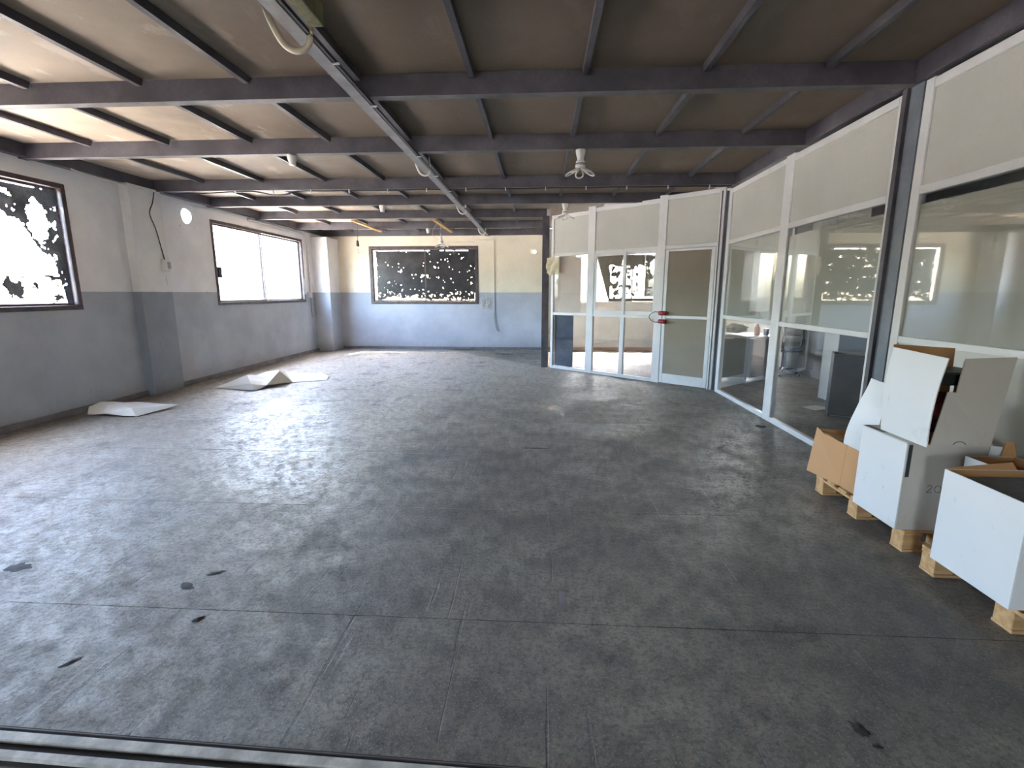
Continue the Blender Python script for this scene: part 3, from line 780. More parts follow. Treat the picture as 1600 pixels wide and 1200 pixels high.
# middle carton with the number
c2 = carton('closed white carton marked 20 carrying the upper open carton', 2.01, 2.455, 2.665, 3.04, ZP, 0.640, 'white_card')
obj('south_face', bx(2.016, 2.455, 2.6625, 2.6648, ZP, 0.640), M['grey_card'], c2)
obj('top_flap', bx(2.012, 2.455, 2.668, 2.85, 0.6405, 0.6455), M['grey_card'], c2)
obj('top_flap', bx(2.012, 2.455, 2.853, 3.038, 0.6405, 0.6455), M['grey_card'], c2)
st = obj('tape_strip', bx(2.0125, 2.045, 2.87, 3.03, 0.6457, 0.6468), M['grey_foam'], c2)
obj('slit_shade', bx(2.020, 2.040, 2.6612, 2.6624, 0.45, 0.635), M['black'], c2)  # dark of an opening, put in as a black strip
bm = bmesh.new()
for pts in ([(2.150, .395), (2.158, .405), (2.170, .402), (2.172, .390), (2.155, .370), (2.148, .362), (2.176, .364)],
            [(2.205, .402), (2.193, .395), (2.190, .378), (2.200, .364), (2.215, .366), (2.222, .382), (2.216, .398), (2.205, .402)]):
    tube(bm, smooth_path([(x, 2.662, z) for x, z in pts], 4), 0.0016, 5)
obj('handwritten_number', bm, M['grey_foam'], c2)
# flap hanging at the right end of the middle carton
bm = bmesh.new(); panel(bm, [(2.432, 2.655, 0.53), (2.48, 2.645, 0.54), (2.50, 2.65, 0.635), (2.437, 2.66, 0.638)], 0.005); obj('flap', bm, M['white_card'], c2)
# small carton wedged behind
c5 = carton('small white carton with raised brown flap wedged between the larger cartons', 2.29, 2.545, 2.40, 2.63, ZP, 0.590, 'white_card')
bm = bmesh.new(); panel(bm, [(2.47, 2.625, 0.59), (2.545, 2.625, 0.59), (2.545, 2.655, 0.665), (2.50, 2.65, 0.66)], 0.005); obj('flap', bm, M['kraft'], c5)
# upper open carton
t = thing('carton', 'torn white open carton with upright flaps on top of the carton marked 20', 'box', (2.25, 2.78, 0.647))
ZU = 0.6475
def quilt(bm, A, B, C, D, bow, thick, n=8):
    """bowed card sheet through corners A B C D (A-B bottom, D-C top)"""
    A, B, C, D = map(Vector, (A, B, C, D)); nn = (B - A).cross(D - A).normalized()
    for sgn in (0, 1):
        pass
    F1 = []; F2 = []
    for i in range(n + 1):
        r1 = []; r2 = []
        for j in range(n + 1):
            u, v = i / n, j / n
            p = A * (1 - u) * (1 - v) + B * u * (1 - v) + C * u * v + D * (1 - u) * v
            p += nn * bow(u, v); r1.append(bm.verts.new(p)); r2.append(bm.verts.new(p + nn * thick))
        F1.append(r1); F2.append(r2)
    for i in range(n):
        for j in range(n):
            bm.faces.new((F1[i][j], F1[i + 1][j], F1[i + 1][j + 1], F1[i][j + 1]))
            bm.faces.new((F2[i][j], F2[i][j + 1], F2[i + 1][j + 1], F2[i + 1][j]))
    for i in range(n):
        bm.faces.new((F1[i][0], F2[i][0], F2[i + 1][0], F1[i + 1][0])); bm.faces.new((F1[i][n], F1[i + 1][n], F2[i + 1][n], F2[i][n]))
        bm.faces.new((F1[0][i], F1[0][i + 1], F2[0][i + 1], F2[0][i])); bm.faces.new((F1[n][i], F2[n][i], F2[n][i + 1], F1[n][i + 1]))
bm = bmesh.new()
quilt(bm, (2.05, 2.93, ZU), (2.05, 2.58, ZU), (2.05, 2.557, 1.125), (2.05, 2.95, 1.140), lambda u, v: 0.012 * math.sin(v * 3.1) - 0.02 * v * v, TK)
obj('long_side', bm, M['white_card'], t, smooth=False)
bm = bmesh.new()
panel(bm, [(2.092, 2.62, ZU), (2.398, 2.62, ZU), (2.437, 2.608, 1.127), (2.180, 2.600, 1.118), (2.167, 2.607, 0.940), (2.128, 2.609, 0.942)], TK)
obj('torn_side', bm, M['grey_card'], t)
bm = bmesh.new(); panel(bm, [(2.092, 2.935, ZU), (2.40, 2.935, ZU), (2.405, 2.94, 0.96), (2.41, 2.955, 1.135), (2.072, 2.965, 1.156), (2.08, 2.94, 0.96)], TK)
obj('short_side', bm, M['kraft'], t)
bm = bmesh.new(); panel(bm, [(2.41, 2.63, ZU), (2.41, 2.925, ZU), (2.42, 2.925, 0.95), (2.42, 2.63, 0.95)], TK); obj('long_side', bm, M['kraft'], t)
obj('carton_bottom', bx(2.06, 2.40, 2.625, 2.93, ZU, ZU + 0.005), M['kraft'], t)
bm = bmesh.new(); tube(bm, smooth_path([(2.205, 2.612, 0.655), (2.215, 2.612, 0.668), (2.24, 2.612, 0.672), (2.26, 2.612, 0.664), (2.265, 2.612, 0.655)], 4), 0.0018, 5); obj('pen_mark', bm, M['grey_foam'], t)
obj('packing_tape', bx(2.0475, 2.0495, 2.725, 2.775, 0.70, 0.93), M['grey_card'], t)
def lump(name, c, r, mat, label, cat, seed, sq=(1, 1, 1)):
    bm = bmesh.new(); bmesh.ops.create_icosphere(bm, subdivisions=3, radius=1)
    for v in bm.verts:
        k = 1 + 0.28 * noise.fractal(v.co * 1.6 + Vector((seed, seed * 2, 0)), 0.8, 2, 4)
        v.co = Vector((v.co.x * r[0] * k * sq[0], v.co.y * r[1] * k * sq[1], v.co.z * r[2] * k * sq[2])) + Vector(c)
    o = obj(name, bm, M[mat], None, origin=(c[0], c[1], c[2] - r[2])); return tag(o, label, cat)
lump('cloth_bundle', (2.235, 2.775, 0.79), (0.11, 0.10, 0.12), 'cloth', 'dark red cloth bundle inside the torn upper carton', 'cloth', 3.3)
tag(obj('black_tray', bx(2.12, 2.39, 2.66, 2.91, 0.965, 1.035, 0.01), M['black'], None, origin=(2.25, 2.78, 0.965)), 'black tray lying on the red cloth in the upper carton', 'tray')
# brown carton
t = thing('carton', 'brown kraft carton with a ragged open top beside the glazed partition', 'box', (2.25, 3.38, ZP))
bm = bmesh.new(); panel(bm, [(2.02, 3.60, ZP), (2.085, 3.30, ZP), (2.10, 3.30, 0.43), (2.07, 3.52, 0.445), (2.06, 3.60, 0.475)], TK); obj('side', bm, M['kraft'], t)
bm = bmesh.new(); panel(bm, [(2.085, 3.297, ZP), (2.09, 3.065, ZP), (2.11, 3.065, 0.42), (2.10, 3.297, 0.43)], TK); obj('side', bm, M['kraft'], t)
bm = bmesh.new(); panel(bm, [(2.03, 3.60, ZP), (2.48, 3.64, ZP), (2.48, 3.64, 0.43), (2.065, 3.605, 0.46)], TK); obj('side', bm, M['kraft'], t)
bm = bmesh.new(); panel(bm, [(2.10, 3.06, ZP), (2.50, 3.06, ZP), (2.50, 3.06, 0.42), (2.115, 3.06, 0.42)], TK); obj('side', bm, M['kraft'], t)
bm = bmesh.new(); panel(bm, [(2.49, 3.07, ZP), (2.485, 3.63, ZP), (2.485, 3.63, 0.42), (2.49, 3.07, 0.42)], TK); obj('side', bm, M['kraft'], t)
bm = bmesh.new(); quilt(bm, (2.075, 3.585, 0.45), (2.080, 3.42, 0.437), (2.22, 3.42, 0.40), (2.22, 3.585, 0.41), lambda u, v: 0.008 * math.sin(u * 9) * v, 0.004); obj('flap', bm, M['kraft'], t)
obj('inner_liner', bx(2.15, 2.48, 3.075, 3.59, ZP + 0.002, ZP + 0.01), M['kraft'], t)
# bent white cardboard sheet standing in the brown carton
bm = bmesh.new()
quilt(bm, (2.118, 3.36, 0.34), (2.130, 3.075, 0.34), (2.150, 3.075, 0.885), (2.112, 3.235, 0.905),
      lambda u, v: 0.022 * math.sin(v * 5.2) * (1 - u * 0.5) - 0.10 * max(0, v - 0.74), 0.005, 14)
sh = obj('cardboard_sheet', bm, M['clean_card'], None, origin=(2.22, 3.2, 0.40))
tag(sh, 'bent white cardboard sheet standing between the brown carton and the white stack', 'cardboard')

# ------------------------------------------------------------------ fallen sheets on the floor
def sheet(label, pts, tris, seed):
    bm = bmesh.new(); vs = [bm.verts.new(p) for p in pts]
    for f in tris: bm.faces.new([vs[i] for i in f])
    bmesh.ops.subdivide_edges(bm, edges=list(bm.edges), cuts=2, use_grid_fill=True)
    bmesh.ops.triangulate(bm, faces=list(bm.faces))
    for v in bm.verts: v.co.z = max(0.004, v.co.z + 0.012 * noise.noise(v.co * 7 + Vector((seed, 0, 0))))
    c = sum((Vector(p) for p in pts), Vector()) / len(pts)
    o = obj('crumpled_sheet', bm, M['paper'], None, origin=(c.x, c.y, 0))
    md = o.modifiers.new('thickness', 'SOLIDIFY'); md.thickness = 0.003; md.offset = 1
    return tag(o, label, 'sheet')
sheet('crumpled off-white sheet lying on the floor against the left wall',
      [(-5.47, 5.40, .004), (-5.56, 5.52, .07), (-5.43, 5.55, .125), (-5.30, 5.62, .11), (-5.03, 5.80, .06), (-4.65, 5.83, .03), (-4.79, 5.33, .004), (-4.94, 5.32, .01), (-5.18, 5.33, .03), (-4.88, 5.37, .09)],
      [(0, 8, 2, 1), (8, 9, 3, 2), (8, 7, 9), (9, 4, 3), (9, 5, 4), (9, 6, 5), (7, 6, 9)], 1.0)
sheet('larger folded off-white sheet lying on the floor under the far left window',
      [(-5.03, 7.09, .006), (-4.28, 6.95, .004), (-4.37, 6.97, .10), (-4.55, 7.18, .20), (-4.46, 7.35, .15), (-4.22, 7.13, .05), (-4.43, 7.52, .20), (-4.19, 7.48, .22), (-4.06, 7.62, .01), (-4.36, 7.97, .11), (-3.60, 7.86, .004), (-3.69, 8.17, .03), (-3.84, 8.22, .06), (-4.33, 8.33, .04), (-4.9, 7.5, .01)],
      [(0, 1, 2), (0, 2, 3), (0, 3, 14), (14, 3, 4), (2, 5, 4, 3), (1, 5, 2), (4, 5, 7, 6), (14, 4, 6), (5, 8, 7), (6, 7, 9), (7, 8, 9), (14, 6, 9, 13), (9, 8, 10), (9, 10, 12, 13), (10, 11, 12)], 5.0)
def scrap(label, c, r, h, seed, ang=0.0, mat='dirt'):
    bm = bmesh.new(); n = 18; vs = []; ca, sa = math.cos(ang), math.sin(ang)
    top = bm.verts.new((c[0], c[1], h))
    for k in range(n):
        t = 2 * math.pi * k / n; q = 0.95 + 0.55 * noise.fractal((math.cos(t) * 1.7 + seed * 3.7, math.sin(t) * 1.7, seed), 0.7, 2, 4)
        x, y = r[0] * q * math.cos(t), r[1] * q * math.sin(t)
        vs.append(bm.verts.new((c[0] + x * ca - y * sa, c[1] + x * sa + y * ca, 0.001)))
    for k in range(n): bm.faces.new((vs[k], vs[(k + 1) % n], top))
    bm.faces.new(vs[::-1])
    o = obj('debris_scrap', bm, M[mat], None, origin=(c[0], c[1], 0)); return tag(o, label, 'debris')
scrap('flat oval dark scrap on the pale floor by the lower left window reflection', (-2.79, 2.22), (0.06, 0.04), 0.004, 1)
scrap('small ragged dark scrap on a floor joint left of centre', (-1.69, 2.23), (0.045, 0.018), 0.005, 2, 0.5)
scrap('torn dark scrap on the pale floor in front of the joint', (-1.76, 2.11), (0.05, 0.022), 0.005, 3, -0.4)
scrap('little crumbled brown scrap near the joint on pale floor', (-1.53, 1.87), (0.028, 0.018), 0.010, 4, 0.8)
scrap('dark flake close to the sliding door rails', (-1.86, 1.59), (0.04, 0.014), 0.006, 5, 0.9)
scrap('long thin black splinter in the middle of the floor', (-0.03, 4.42), (0.13, 0.010), 0.006, 6, 0.0)
scrap('black leaf-like scrap on the dark floor towards the bottom right', (1.09, 1.465), (0.022, 0.035), 0.008, 7, 0.5)
scrap('dark crumb beside the bottom right leaf-like scrap', (1.11, 1.40), (0.016, 0.010), 0.006, 8, 0.2)
scrap('dark oil clot on the floor beside the right partition', (2.45, 5.33), (0.06, 0.05), 0.004, 9, 0.2)
scrap('flat dark strip on the floor before the back wall', (-0.9, 11.6), (0.30, 0.05), 0.008, 10, -0.1)
scrap('thin brown strip along the foot of the back wall', (-2.0, 12.45), (0.35, 0.03), 0.010, 11, 0.02)
pm = obj('paint_mark', bx(0.105, 0.135, 2.045, 2.175, 0.0002, 0.0010), M['galv'], fl)

# ------------------------------------------------------------------ lamps and electrics
def holder(bm, x, y, zt):
    lathe(bm, x, y, [(0.050, zt), (0.052, zt - 0.012), (0.044, zt - 0.05), (0.034, zt - 0.085), (0.036, zt - 0.10)], 18)
def cfl(label, x, y, zt, wire=None, mount=True):
    t = thing('loop_lamp', label, 'lamp', (x, y, zt))
    if mount:
        bm = bmesh.new(); holder(bm, x, y, zt); obj('lamp_holder', bm, M['plastic'], t, smooth=True)
    else:
        bm = bmesh.new(); lathe(bm, x, y, [(0.012, zt), (0.022, zt - 0.02), (0.030, zt - 0.05), (0.033, zt - 0.10)], 16); obj('lamp_holder', bm, M['plastic'], t, smooth=True)
    zb = zt - 0.10
    bm = bmesh.new(); lathe(bm, x, y, [(0.030, zb), (0.046, zb - 0.008), (0.048, zb - 0.03)], 18); obj('collar', bm, M['plastic'], t, smooth=True)
    bm = bmesh.new(); lathe(bm, x, y, [(0.047, zb - 0.03), (0.047, zb - 0.038)], 18); obj('band', bm, M['black'], t)
    bm = bmesh.new(); lathe(bm, x, y, [(0.050, zb - 0.038), (0.054, zb - 0.06), (0.046, zb - 0.075), (0.02, zb - 0.08)], 18); obj('ballast', bm, M['plastic'], t, smooth=True)
    for k in range(5):
        a = 2 * math.pi * (k + 0.25) / 5; ca, sa = math.cos(a), math.sin(a); pts = []
        for q in range(20):
            th = 2 * math.pi * q / 20
            r = 0.088 - 0.064 * math.cos(th); w = 0.050 * math.sin(th) * (0.75 + 0.25 * math.cos(th + math.pi))
            z = zb - 0.078 - 0.058 * (1 - math.cos(th)) * 0.5
            pts.append((x + r * ca - w * sa, y + r * sa + w * ca, z))
        bm = bmesh.new(); tube(bm, pts, 0.0085, 8, True); obj('tube_loop', bm, M['plastic'], t, smooth=True)
    return t
cfl('white flower-shaped lamp under the second beam, largest of the loop lamps', 0.39, 5.31, ZB)
cfl('white flower-shaped lamp in front of the angled partition top', 0.38, 8.31, ZB)
l3 = cfl('white flower-shaped lamp hanging before the back window', -2.20, 10.95, 2.69, mount=False)
bm = bmesh.new(); tube(bm, smooth_path([(-2.20, 10.95, 2.69), (-2.22, 10.95, 2.78), (-2.20, 10.95, 2.86), (-2.18, 10.95, 3.03)]), 0.005, 6); obj('wire', bm, M['ivory'], l3)
bm = bmesh.new(); tube(bm, smooth_path([(-2.26, 10.95, 2.97), (-2.38, 10.95, 2.80), (-2.36, 10.95, 2.66), (-2.24, 10.95, 2.60)]), 0.004, 6); obj('wire', bm, M['ivory'], l3)
t = thing('pendant_bulb', 'bare pendant bulb on a black wire near the left back corner', 'lamp', (-4.08, 10.95, 2.97))
bm = bmesh.new(); tube(bm, [(-4.05, 10.95, 3.03), (-4.07, 10.95, 2.7), (-4.08, 10.95, 2.60)], 0.005, 6); obj('wire', bm, M['black'], t)
bm = bmesh.new(); lathe(bm, -4.08, 10.95, [(0.012, 2.605), (0.026, 2.58), (0.030, 2.52), (0.036, 2.505), (0.036, 2.49), (0.026, 2.475)], 14); obj('lamp_holder', bm, M['black'], t, smooth=True)
bm = bmesh.new(); lathe(bm, -4.08, 10.95, [(0.020, 2.475), (0.030, 2.44), (0.048, 2.39), (0.050, 2.36), (0.038, 2.325), (0.012, 2.31)], 16); obj('bulb', bm, M['thin_glass'], t, smooth=True)
bm = bmesh.new(); tube(bm, [(-4.09, 10.95, 2.47), (-4.10, 10.95, 2.40), (-4.08, 10.95, 2.37), (-4.06, 10.95, 2.40), (-4.07, 10.95, 2.47)], 0.004, 5); obj('filament_support', bm, M['black'], t)
for x, y, lb in ((-2.63, 5.31, 'empty white lamp holder under the second roof beam'), (-2.645, 8.31, 'empty white lamp holder under the fourth roof beam'), (-2.55, 11.24, 'empty white lamp holder under a beam above the back window')):
    bm = bmesh.new(); holder(bm, x, y, ZB); tag(obj('lamp_holder', bm, M['plastic'], None, origin=(x, y, ZB), smooth=True), lb, 'lamp')
for x, y0, y1, lb in ((-3.74, 9.85, 11.55, 'orange wooden batten under the ceiling near the left corner'), (-2.11, 9.85, 11.75, 'orange wooden batten under the ceiling before the back window')):
    tag(obj('wooden_batten', bx(x - 0.035, x + 0.035, y0, y1, ZB - 0.032, ZB - 0.001, 0.003), M['batten'], None, origin=(x, y0, ZB - 0.03)), lb, 'batten')
# strut under the beams with hoses
cs = thing('cable_strut', 'grey metal cable strut running under the roof beams to the back wall', 'strut', (-1.35, 7.4, ZB))
obj('channel', bx(-1.395, -1.305, 2.2, 12.55, ZB - 0.030, ZB - 0.001, 0.003), M['galv'], cs)
obj('cable_cover', bx(-1.300, -1.285, 2.2, 12.55, ZB - 0.026, ZB - 0.004), M['steel'], cs)
for y in (3.25, 3.95, 5.34, 6.2, 7.1, 8.35): obj('clip', bx(-1.305, -1.262, y - 0.008, y + 0.008, ZB - 0.036, ZB - 0.028), M['plastic'], cs)
for y, s, r, lb, mt in ((2.92, 1.0, 0.017, 'thick ivory hose loop, the biggest one, hanging from the cable strut', 'ivory'), (5.95, 0.72, 0.013, 'pale hose loop hanging from the cable strut near the second beam', 'plastic'),
                    (8.75, 0.72, 0.012, 'pale hose loop hanging from the cable strut near the fourth beam', 'plastic'), (11.7, 0.8, 0.012, 'pale hose loop at the far end of the cable strut', 'plastic')):
    x = -1.37; z = ZB
    pts = [(x - 0.15 * s, y - 0.04, z + 0.12), (x - 0.12 * s, y - 0.02, z + 0.02), (x - 0.07 * s, y, z - 0.06 * s - 0.01), (x + 0.0 * s, y, z - 0.095 * s - 0.01), (x + 0.065 * s, y, z - 0.07 * s - 0.01), (x + 0.082 * s, y, z - 0.01), (x + 0.075 * s, y + 0.02, z + 0.07), (x + 0.06 * s, y + 0.05, z + 0.13)]
    bm = bmesh.new(); tube(bm, smooth_path(pts, 6), r, 10)
    tag(obj('hose_loop', bm, M[mt], None, origin=(x, y, z + 0.1), smooth=True), lb, 'hose')
tag(obj('wooden_block', bx(-1.26, -1.18, 2.50, 2.86, ZB - 0.02, ZC - 0.06, 0.004), M['old_wood'], None, origin=(-1.24, 2.68, ZB - 0.02)), 'greenish wooden block beside the cable strut at the top of the view', 'block')
# black cable under the third beam with clips
cb = thing('ceiling_cable', 'black cable clipped along the third roof beam', 'cable', (-1.3, 7.04, ZB))
pts = [(-5.42, 7.04, 2.868), (-4.9, 7.04, 2.85), (-4.35, 7.04, 2.868), (-4.05, 7.04, 2.865), (-3.85, 7.04, 2.825), (-3.62, 7.04, 2.822), (-3.42, 7.04, 2.866)]
x = -3.0
while x < 2.5: pts.append((x, 7.04, 2.868 - 0.006 * (len(pts) % 2))); x += 0.45
pts += [(2.52, 7.05, 2.87), (2.60, 7.1, 2.90)]
bm = bmesh.new(); tube(bm, smooth_path(pts, 4), 0.009, 6); obj('cable', bm, M['black'], cb, smooth=True)
x = -4.35
while x < 2.5:
    obj('clip', bx(x - 0.006, x + 0.006, 7.022, 7.055, 2.835, 2.8795), M['plastic'], cb); x += 0.55
# left wall fittings
so = thing('wall_socket', 'old white socket box with a dangling cable on the left pilaster', 'socket', (-5.50, 7.02, 1.84))
obj('socket_box', bx(-5.52, -5.465, 6.93, 7.06, 1.77, 1.93, 0.008), M['plastic'], so)
obj('socket_face', bx(-5.466, -5.455, 6.99, 7.055, 1.80, 1.90, 0.004), M['office'], so)
bm = bmesh.new(); tube(bm, smooth_path([(-5.505, 7.0, 1.93), (-5.51, 6.97, 2.1), (-5.50, 6.90, 2.35), (-5.505, 6.83, 2.55), (-5.50, 6.90, 2.70), (-5.505, 6.96, 2.86)]), 0.007, 6); obj('cable', bm, M['black'], so, smooth=True)
tag(obj('switch_plate', bx(-5.52, -5.508, 7.0, 7.085, 1.57, 1.70, 0.004), M['pilaster'], None, origin=(-5.51, 7.04, 1.57)), 'small painted-over switch plate below the socket box on the pilaster', 'plate')
bm = bmesh.new(); tube(bm, smooth_path([(-5.53, 5.75, 2.885), (-5.53, 5.9, 2.87), (-5.53, 6.4, 2.865), (-5.52, 6.78, 2.86)]), 0.010, 6)
tag(obj('wall_conduit', bm, M['plastic'], None, origin=(-5.53, 6.2, 2.87), smooth=True), 'thin white conduit along the left wall beam before the pilaster', 'conduit')
tt = thing('wall_conduit', 'white conduit bent down the left wall beside the far window', 'conduit', (XL, 11.8, 1.6))
bm = bmesh.new(); tube(bm, smooth_path([(-5.62, 9.4, 2.84), (-5.62, 11.3, 2.82), (-5.62, 11.68, 2.76), (-5.62, 11.76, 2.6), (-5.62, 11.76, 1.6), (-5.62, 11.74, 1.47)]), 0.022, 8); obj('pipe', bm, M['plastic'], tt, smooth=True)
obj('switch', bx(XL, -5.60, 11.68, 11.80, 1.34, 1.47, 0.006), M['plastic'], tt)
bm = bmesh.new(); tube(bm, [(-5.61, 11.72, 1.34), (-5.61, 11.71, 1.0), (-5.61, 11.73, 0.88)], 0.010, 6); obj('dangling_cable', bm, M['galv'], tt)
tt = thing('wall_trunking', 'cream cable trunking down the back wall with a bent loose end', 'conduit', (-1.19, YB - 0.02, 1.6))
obj('trunk', bx(-1.215, -1.185, YB - 0.025, YB, 0.95, 2.78, 0.003), M['wall_back'], tt)
bm = bmesh.new(); tube(bm, smooth_path([(-1.20, YB - 0.02, 0.95), (-1.18, YB - 0.03, 0.7), (-1.13, YB - 0.03, 0.52), (-1.07, YB - 0.04, 0.47)]), 0.012, 6); obj('loose_end', bm, M['galv'], tt)
obj('trunk', bx(-1.6, -1.215, YB - 0.022, YB, 2.755, 2.78, 0.003), M['wall_back'], tt)
tag(obj('wall_strip', bx(-4.2, -1.7, YB - 0.018, YB, 2.70, 2.73, 0.003), M['wall_back'], None, origin=(-3, YB, 2.7)), 'painted cable strip on the back wall above the window', 'strip')
rnd = random.Random(5); bm = bmesh.new()
for k in range(9):
    pts = []; a = rnd.random() * 6.28
    for q in range(9):
        a += rnd.uniform(-1.2, 1.4); r = rnd.uniform(0.03, 0.17)
        pts.append((-1.43 + r * math.cos(a) * 0.8, YB - 0.02 - 0.03 * rnd.random(), 1.22 + r * math.sin(a) * 1.3))
    tube(bm, smooth_path(pts, 4), 0.0035, 4)
tag(obj('string_tangle', bm, M['plastic'], None, origin=(-1.43, YB - 0.02, 1.22)), 'white tangle of string hanging beside the back window', 'string')

# ------------------------------------------------------------------ office behind the glass
dk = thing('office_desk', 'charcoal office desk seen through the far lower glass pane', 'desk', (3.75, 8.55, 0))
obj('front_panel', bx(3.08, 3.46, 8.28, 8.30, 0.05, 0.70, 0.003), M['desk'], dk)
obj('front_panel', bx(3.48, 3.86, 8.28, 8.30, 0.05, 0.70, 0.003), M['desk'], dk)
obj('side_panel', bx(3.86, 3.89, 8.28, 8.95, 0.0, 0.72, 0.003), M['cabinet'], dk)
obj('side_panel', bx(3.05, 3.08, 8.28, 8.95, 0.0, 0.72, 0.003), M['cabinet'], dk)
obj('divider', bx(3.46, 3.48, 8.275, 8.9, 0.0, 0.72, 0.002), M['cabinet'], dk)
obj('desktop', bx(3.0, 3.92, 8.22, 9.0, 0.72, 0.75, 0.004), M['desk'], dk)
obj('edge_strip', bx(3.0, 3.92, 8.213, 8.22, 0.722, 0.749), M['desk_edge'], dk)
lump('plastic_bag', (3.35, 8.5, 0.865), (0.17, 0.11, 0.085), 'plastic', 'crumpled white plastic bag on the office desk', 'bag', 8.8)
bm = bmesh.new(); lathe(bm, 3.66, 8.45, [(0.045, .751), (0.048, .77), (0.048, .87), (0.03, .90), (0.022, .91), (0.022, .94)], 14)
tag(obj('bottle', bm, M['orange'], None, origin=(3.66, 8.45, .751), smooth=True), 'orange plastic bottle on the office desk', 'bottle')
bm = bmesh.new(); lathe(bm, 3.80, 8.43, [(0.038, .751), (0.046, .86)], 14)
tag(obj('cup', bm, M['blue'], None, origin=(3.80, 8.43, .751), smooth=True), 'blue cup beside the orange bottle on the office desk', 'cup')
tag(obj('paper_stack', bx(3.05, 3.27, 8.26, 8.40, 0.7502, 0.764), M['paper'], None, origin=(3.16, 8.33, .75)), 'small stack of paper on the office desk edge', 'paper')
ch = thing('office_chair', 'black office chair with pale ribbed backrest in the glazed office', 'chair', (4.38, 8.88, 0))
for k in range(3):
    z = 0.62 + 0.13 * k
    bm = bmesh.new(); quilt(bm, (4.22, 8.63, z), (4.48, 8.63, z), (4.48, 8.63, z + 0.10), (4.22, 8.63, z + 0.10), lambda u, v: -0.05 * (u - .5) ** 2 * 4 + 0.02 * math.sin(v * 3.14), 0.03, 6)
    obj('back_pad', bm, M['office_white'] if k != 1 else M['desk_edge'], ch)
bm = bmesh.new(); tube(bm, smooth_path([(4.20, 8.66, 0.50), (4.16, 8.68, 0.75), (4.20, 8.68, 1.02), (4.35, 8.68, 1.06), (4.52, 8.68, 1.02), (4.56, 8.68, 0.75), (4.52, 8.66, 0.50), (4.35, 8.70, 0.46)]), 0.03, 8); obj('back_frame', bm, M['black'], ch, smooth=True)
bm = bmesh.new(); box(bm, 4.16, 4.60, 8.70, 9.10, 0.43, 0.50, 0.03); obj('seat', bm, M['black'], ch)
bm = bmesh.new(); lathe(bm, 4.38, 8.88, [(0.03, 0.10), (0.03, 0.25), (0.02, 0.26), (0.02, 0.43)], 12); obj('gas_column', bm, M['black'], ch)
for k in range(5):
    a = 2 * math.pi * k / 5 + 0.3; e = (4.38 + 0.27 * math.cos(a), 8.88 + 0.25 * math.sin(a))
    bm = bmesh.new(); tube(bm, [(4.38, 8.88, 0.13), (e[0], e[1], 0.075)], [0.028, 0.018], 8); lg = obj('base_leg', bm, M['black'], ch)
    bm = bmesh.new(); bmesh.ops.create_uvsphere(bm, u_segments=10, v_segments=8, radius=0.027)
    bmesh.ops.translate(bm, verts=bm.verts, vec=(e[0], e[1], 0.028)); obj('caster', bm, M['black'], lg, smooth=True)
cbn = thing('charcoal_cabinet', 'dark charcoal open-topped cabinet standing in the glazed office', 'cabinet', (3.75, 5.95, 0))
def rbx(parent, name, x0, x1, y0, y1, z0, z1, mat, piv=(3.445, 5.857), ang=-0.46):
    bm = bx(x0, x1, y0, y1, z0, z1, 0.004)
    bmesh.ops.rotate(bm, verts=bm.verts, cent=(0, 0, 0), matrix=Matrix.Rotation(ang, 3, 'Z'))
    bmesh.ops.translate(bm, verts=bm.verts, vec=(piv[0], piv[1], 0)); return obj(name, bm, M[mat], parent)
rbx(cbn, 'front_panel', 0, 0.55, 0, 0.02, 0.02, 0.745, 'cabinet')
rbx(cbn, 'side_panel', 0, 0.02, 0.02, 0.42, 0.0, 0.74, 'cabinet')
rbx(cbn, 'side_panel', 0.53, 0.55, 0.02, 0.42, 0.0, 0.74, 'cabinet')
rbx(cbn, 'back_panel', 0.02, 0.53, 0.40, 0.42, 0.0, 0.74, 'desk_edge')
rbx(cbn, 'plinth', 0.02, 0.53, 0.03, 0.40, 0.0, 0.05, 'desk_edge')
rbx(cbn, 'shelf', 0.02, 0.53, 0.02, 0.40, 0.62, 0.64, 'desk_edge')
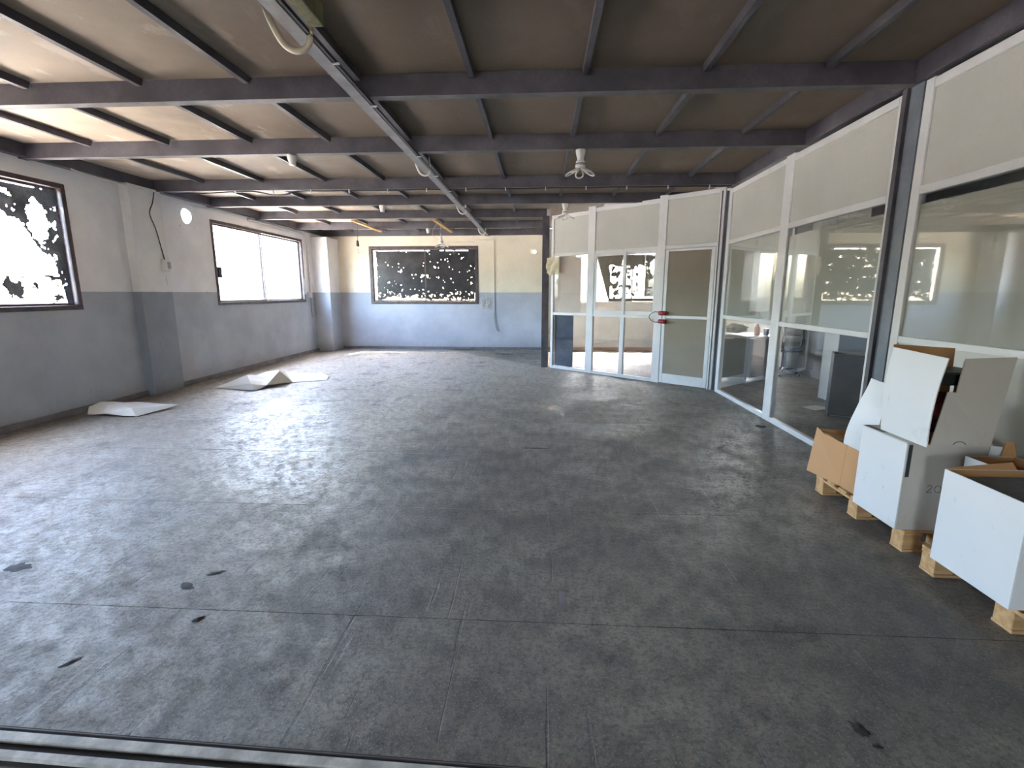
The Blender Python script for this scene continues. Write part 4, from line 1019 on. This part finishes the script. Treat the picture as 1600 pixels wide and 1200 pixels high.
bm = bmesh.new(); panel(bm, [(3.38, 6.30, 0.004), (3.45, 6.12, 0.004), (3.72, 6.25, 0.004), (3.62, 6.42, 0.004)], 0.003)
tag(obj('paper_sheet', bm, M['paper'], None, origin=(3.55, 6.27, 0.002)), 'white paper sheet on the floor of the glazed office', 'paper')

# ------------------------------------------------------------------ outside the windows
gr = structure('ground', 'pale sunlit ground outside the building')
obj('yard', bx(-70, 70, -70, 90, -0.35, -0.17), M['ground'], gr)
hs = thing('house', 'cream house beyond the office windows', 'building', (10.5, 25, -0.17))
obj('house_wall', bx(-0.8, 8.2, 19, 27, -0.17, 4.6), M['cream'], hs)  # house widened and raised to keep sky light out of the office
obj('house_wall', bx(8.2, 10.3, 23, 27, -0.17, 1.9), M['cream'], hs)
bm = bmesh.new(); panel(bm, [(-1.0, 18.8, 4.66), (8.3, 18.8, 4.66), (8.3, 27, 5.2), (-1.0, 27, 5.2)], 0.1); obj('roof_slab', bm, M['office_white'], hs)
for x in (3.6, 5.4, 7.0): obj('window_pane', bx(x, x + 0.7, 18.96, 19.02, 1.0, 2.0), M['glass'], hs)
tr_ = thing('street_tree', 'green leafy tree beyond the far office window', 'tree', (10.4, 21.5, -0.17))
bm = bmesh.new(); tube(bm, [(10.4, 21.5, -0.17), (10.45, 21.5, 0.7), (10.4, 21.5, 1.4)], [0.12, 0.09, 0.05], 8); obj('trunk', bm, M['bark'], tr_)
bm = bmesh.new(); rnd = random.Random(3)
for k in range(900):
    d = Vector((rnd.gauss(0, 1), rnd.gauss(0, 1), rnd.gauss(0, 1))).normalized() * (rnd.random() ** 0.4)
    c = Vector((10.4 + d.x * 0.95, 21.5 + d.y * 0.9, 1.75 + d.z * 0.75)); r = 0.07 + 0.06 * rnd.random()
    u = Vector((rnd.gauss(0, 1), rnd.gauss(0, 1), rnd.gauss(0, 1))).normalized(); v = u.orthogonal().normalized()
    bm.faces.new([bm.verts.new(c + q) for q in (u * r, v * r * 0.6, -u * r, -v * r * 0.6)])
obj('foliage', bm, M['leaf'], tr_, 'stuff')
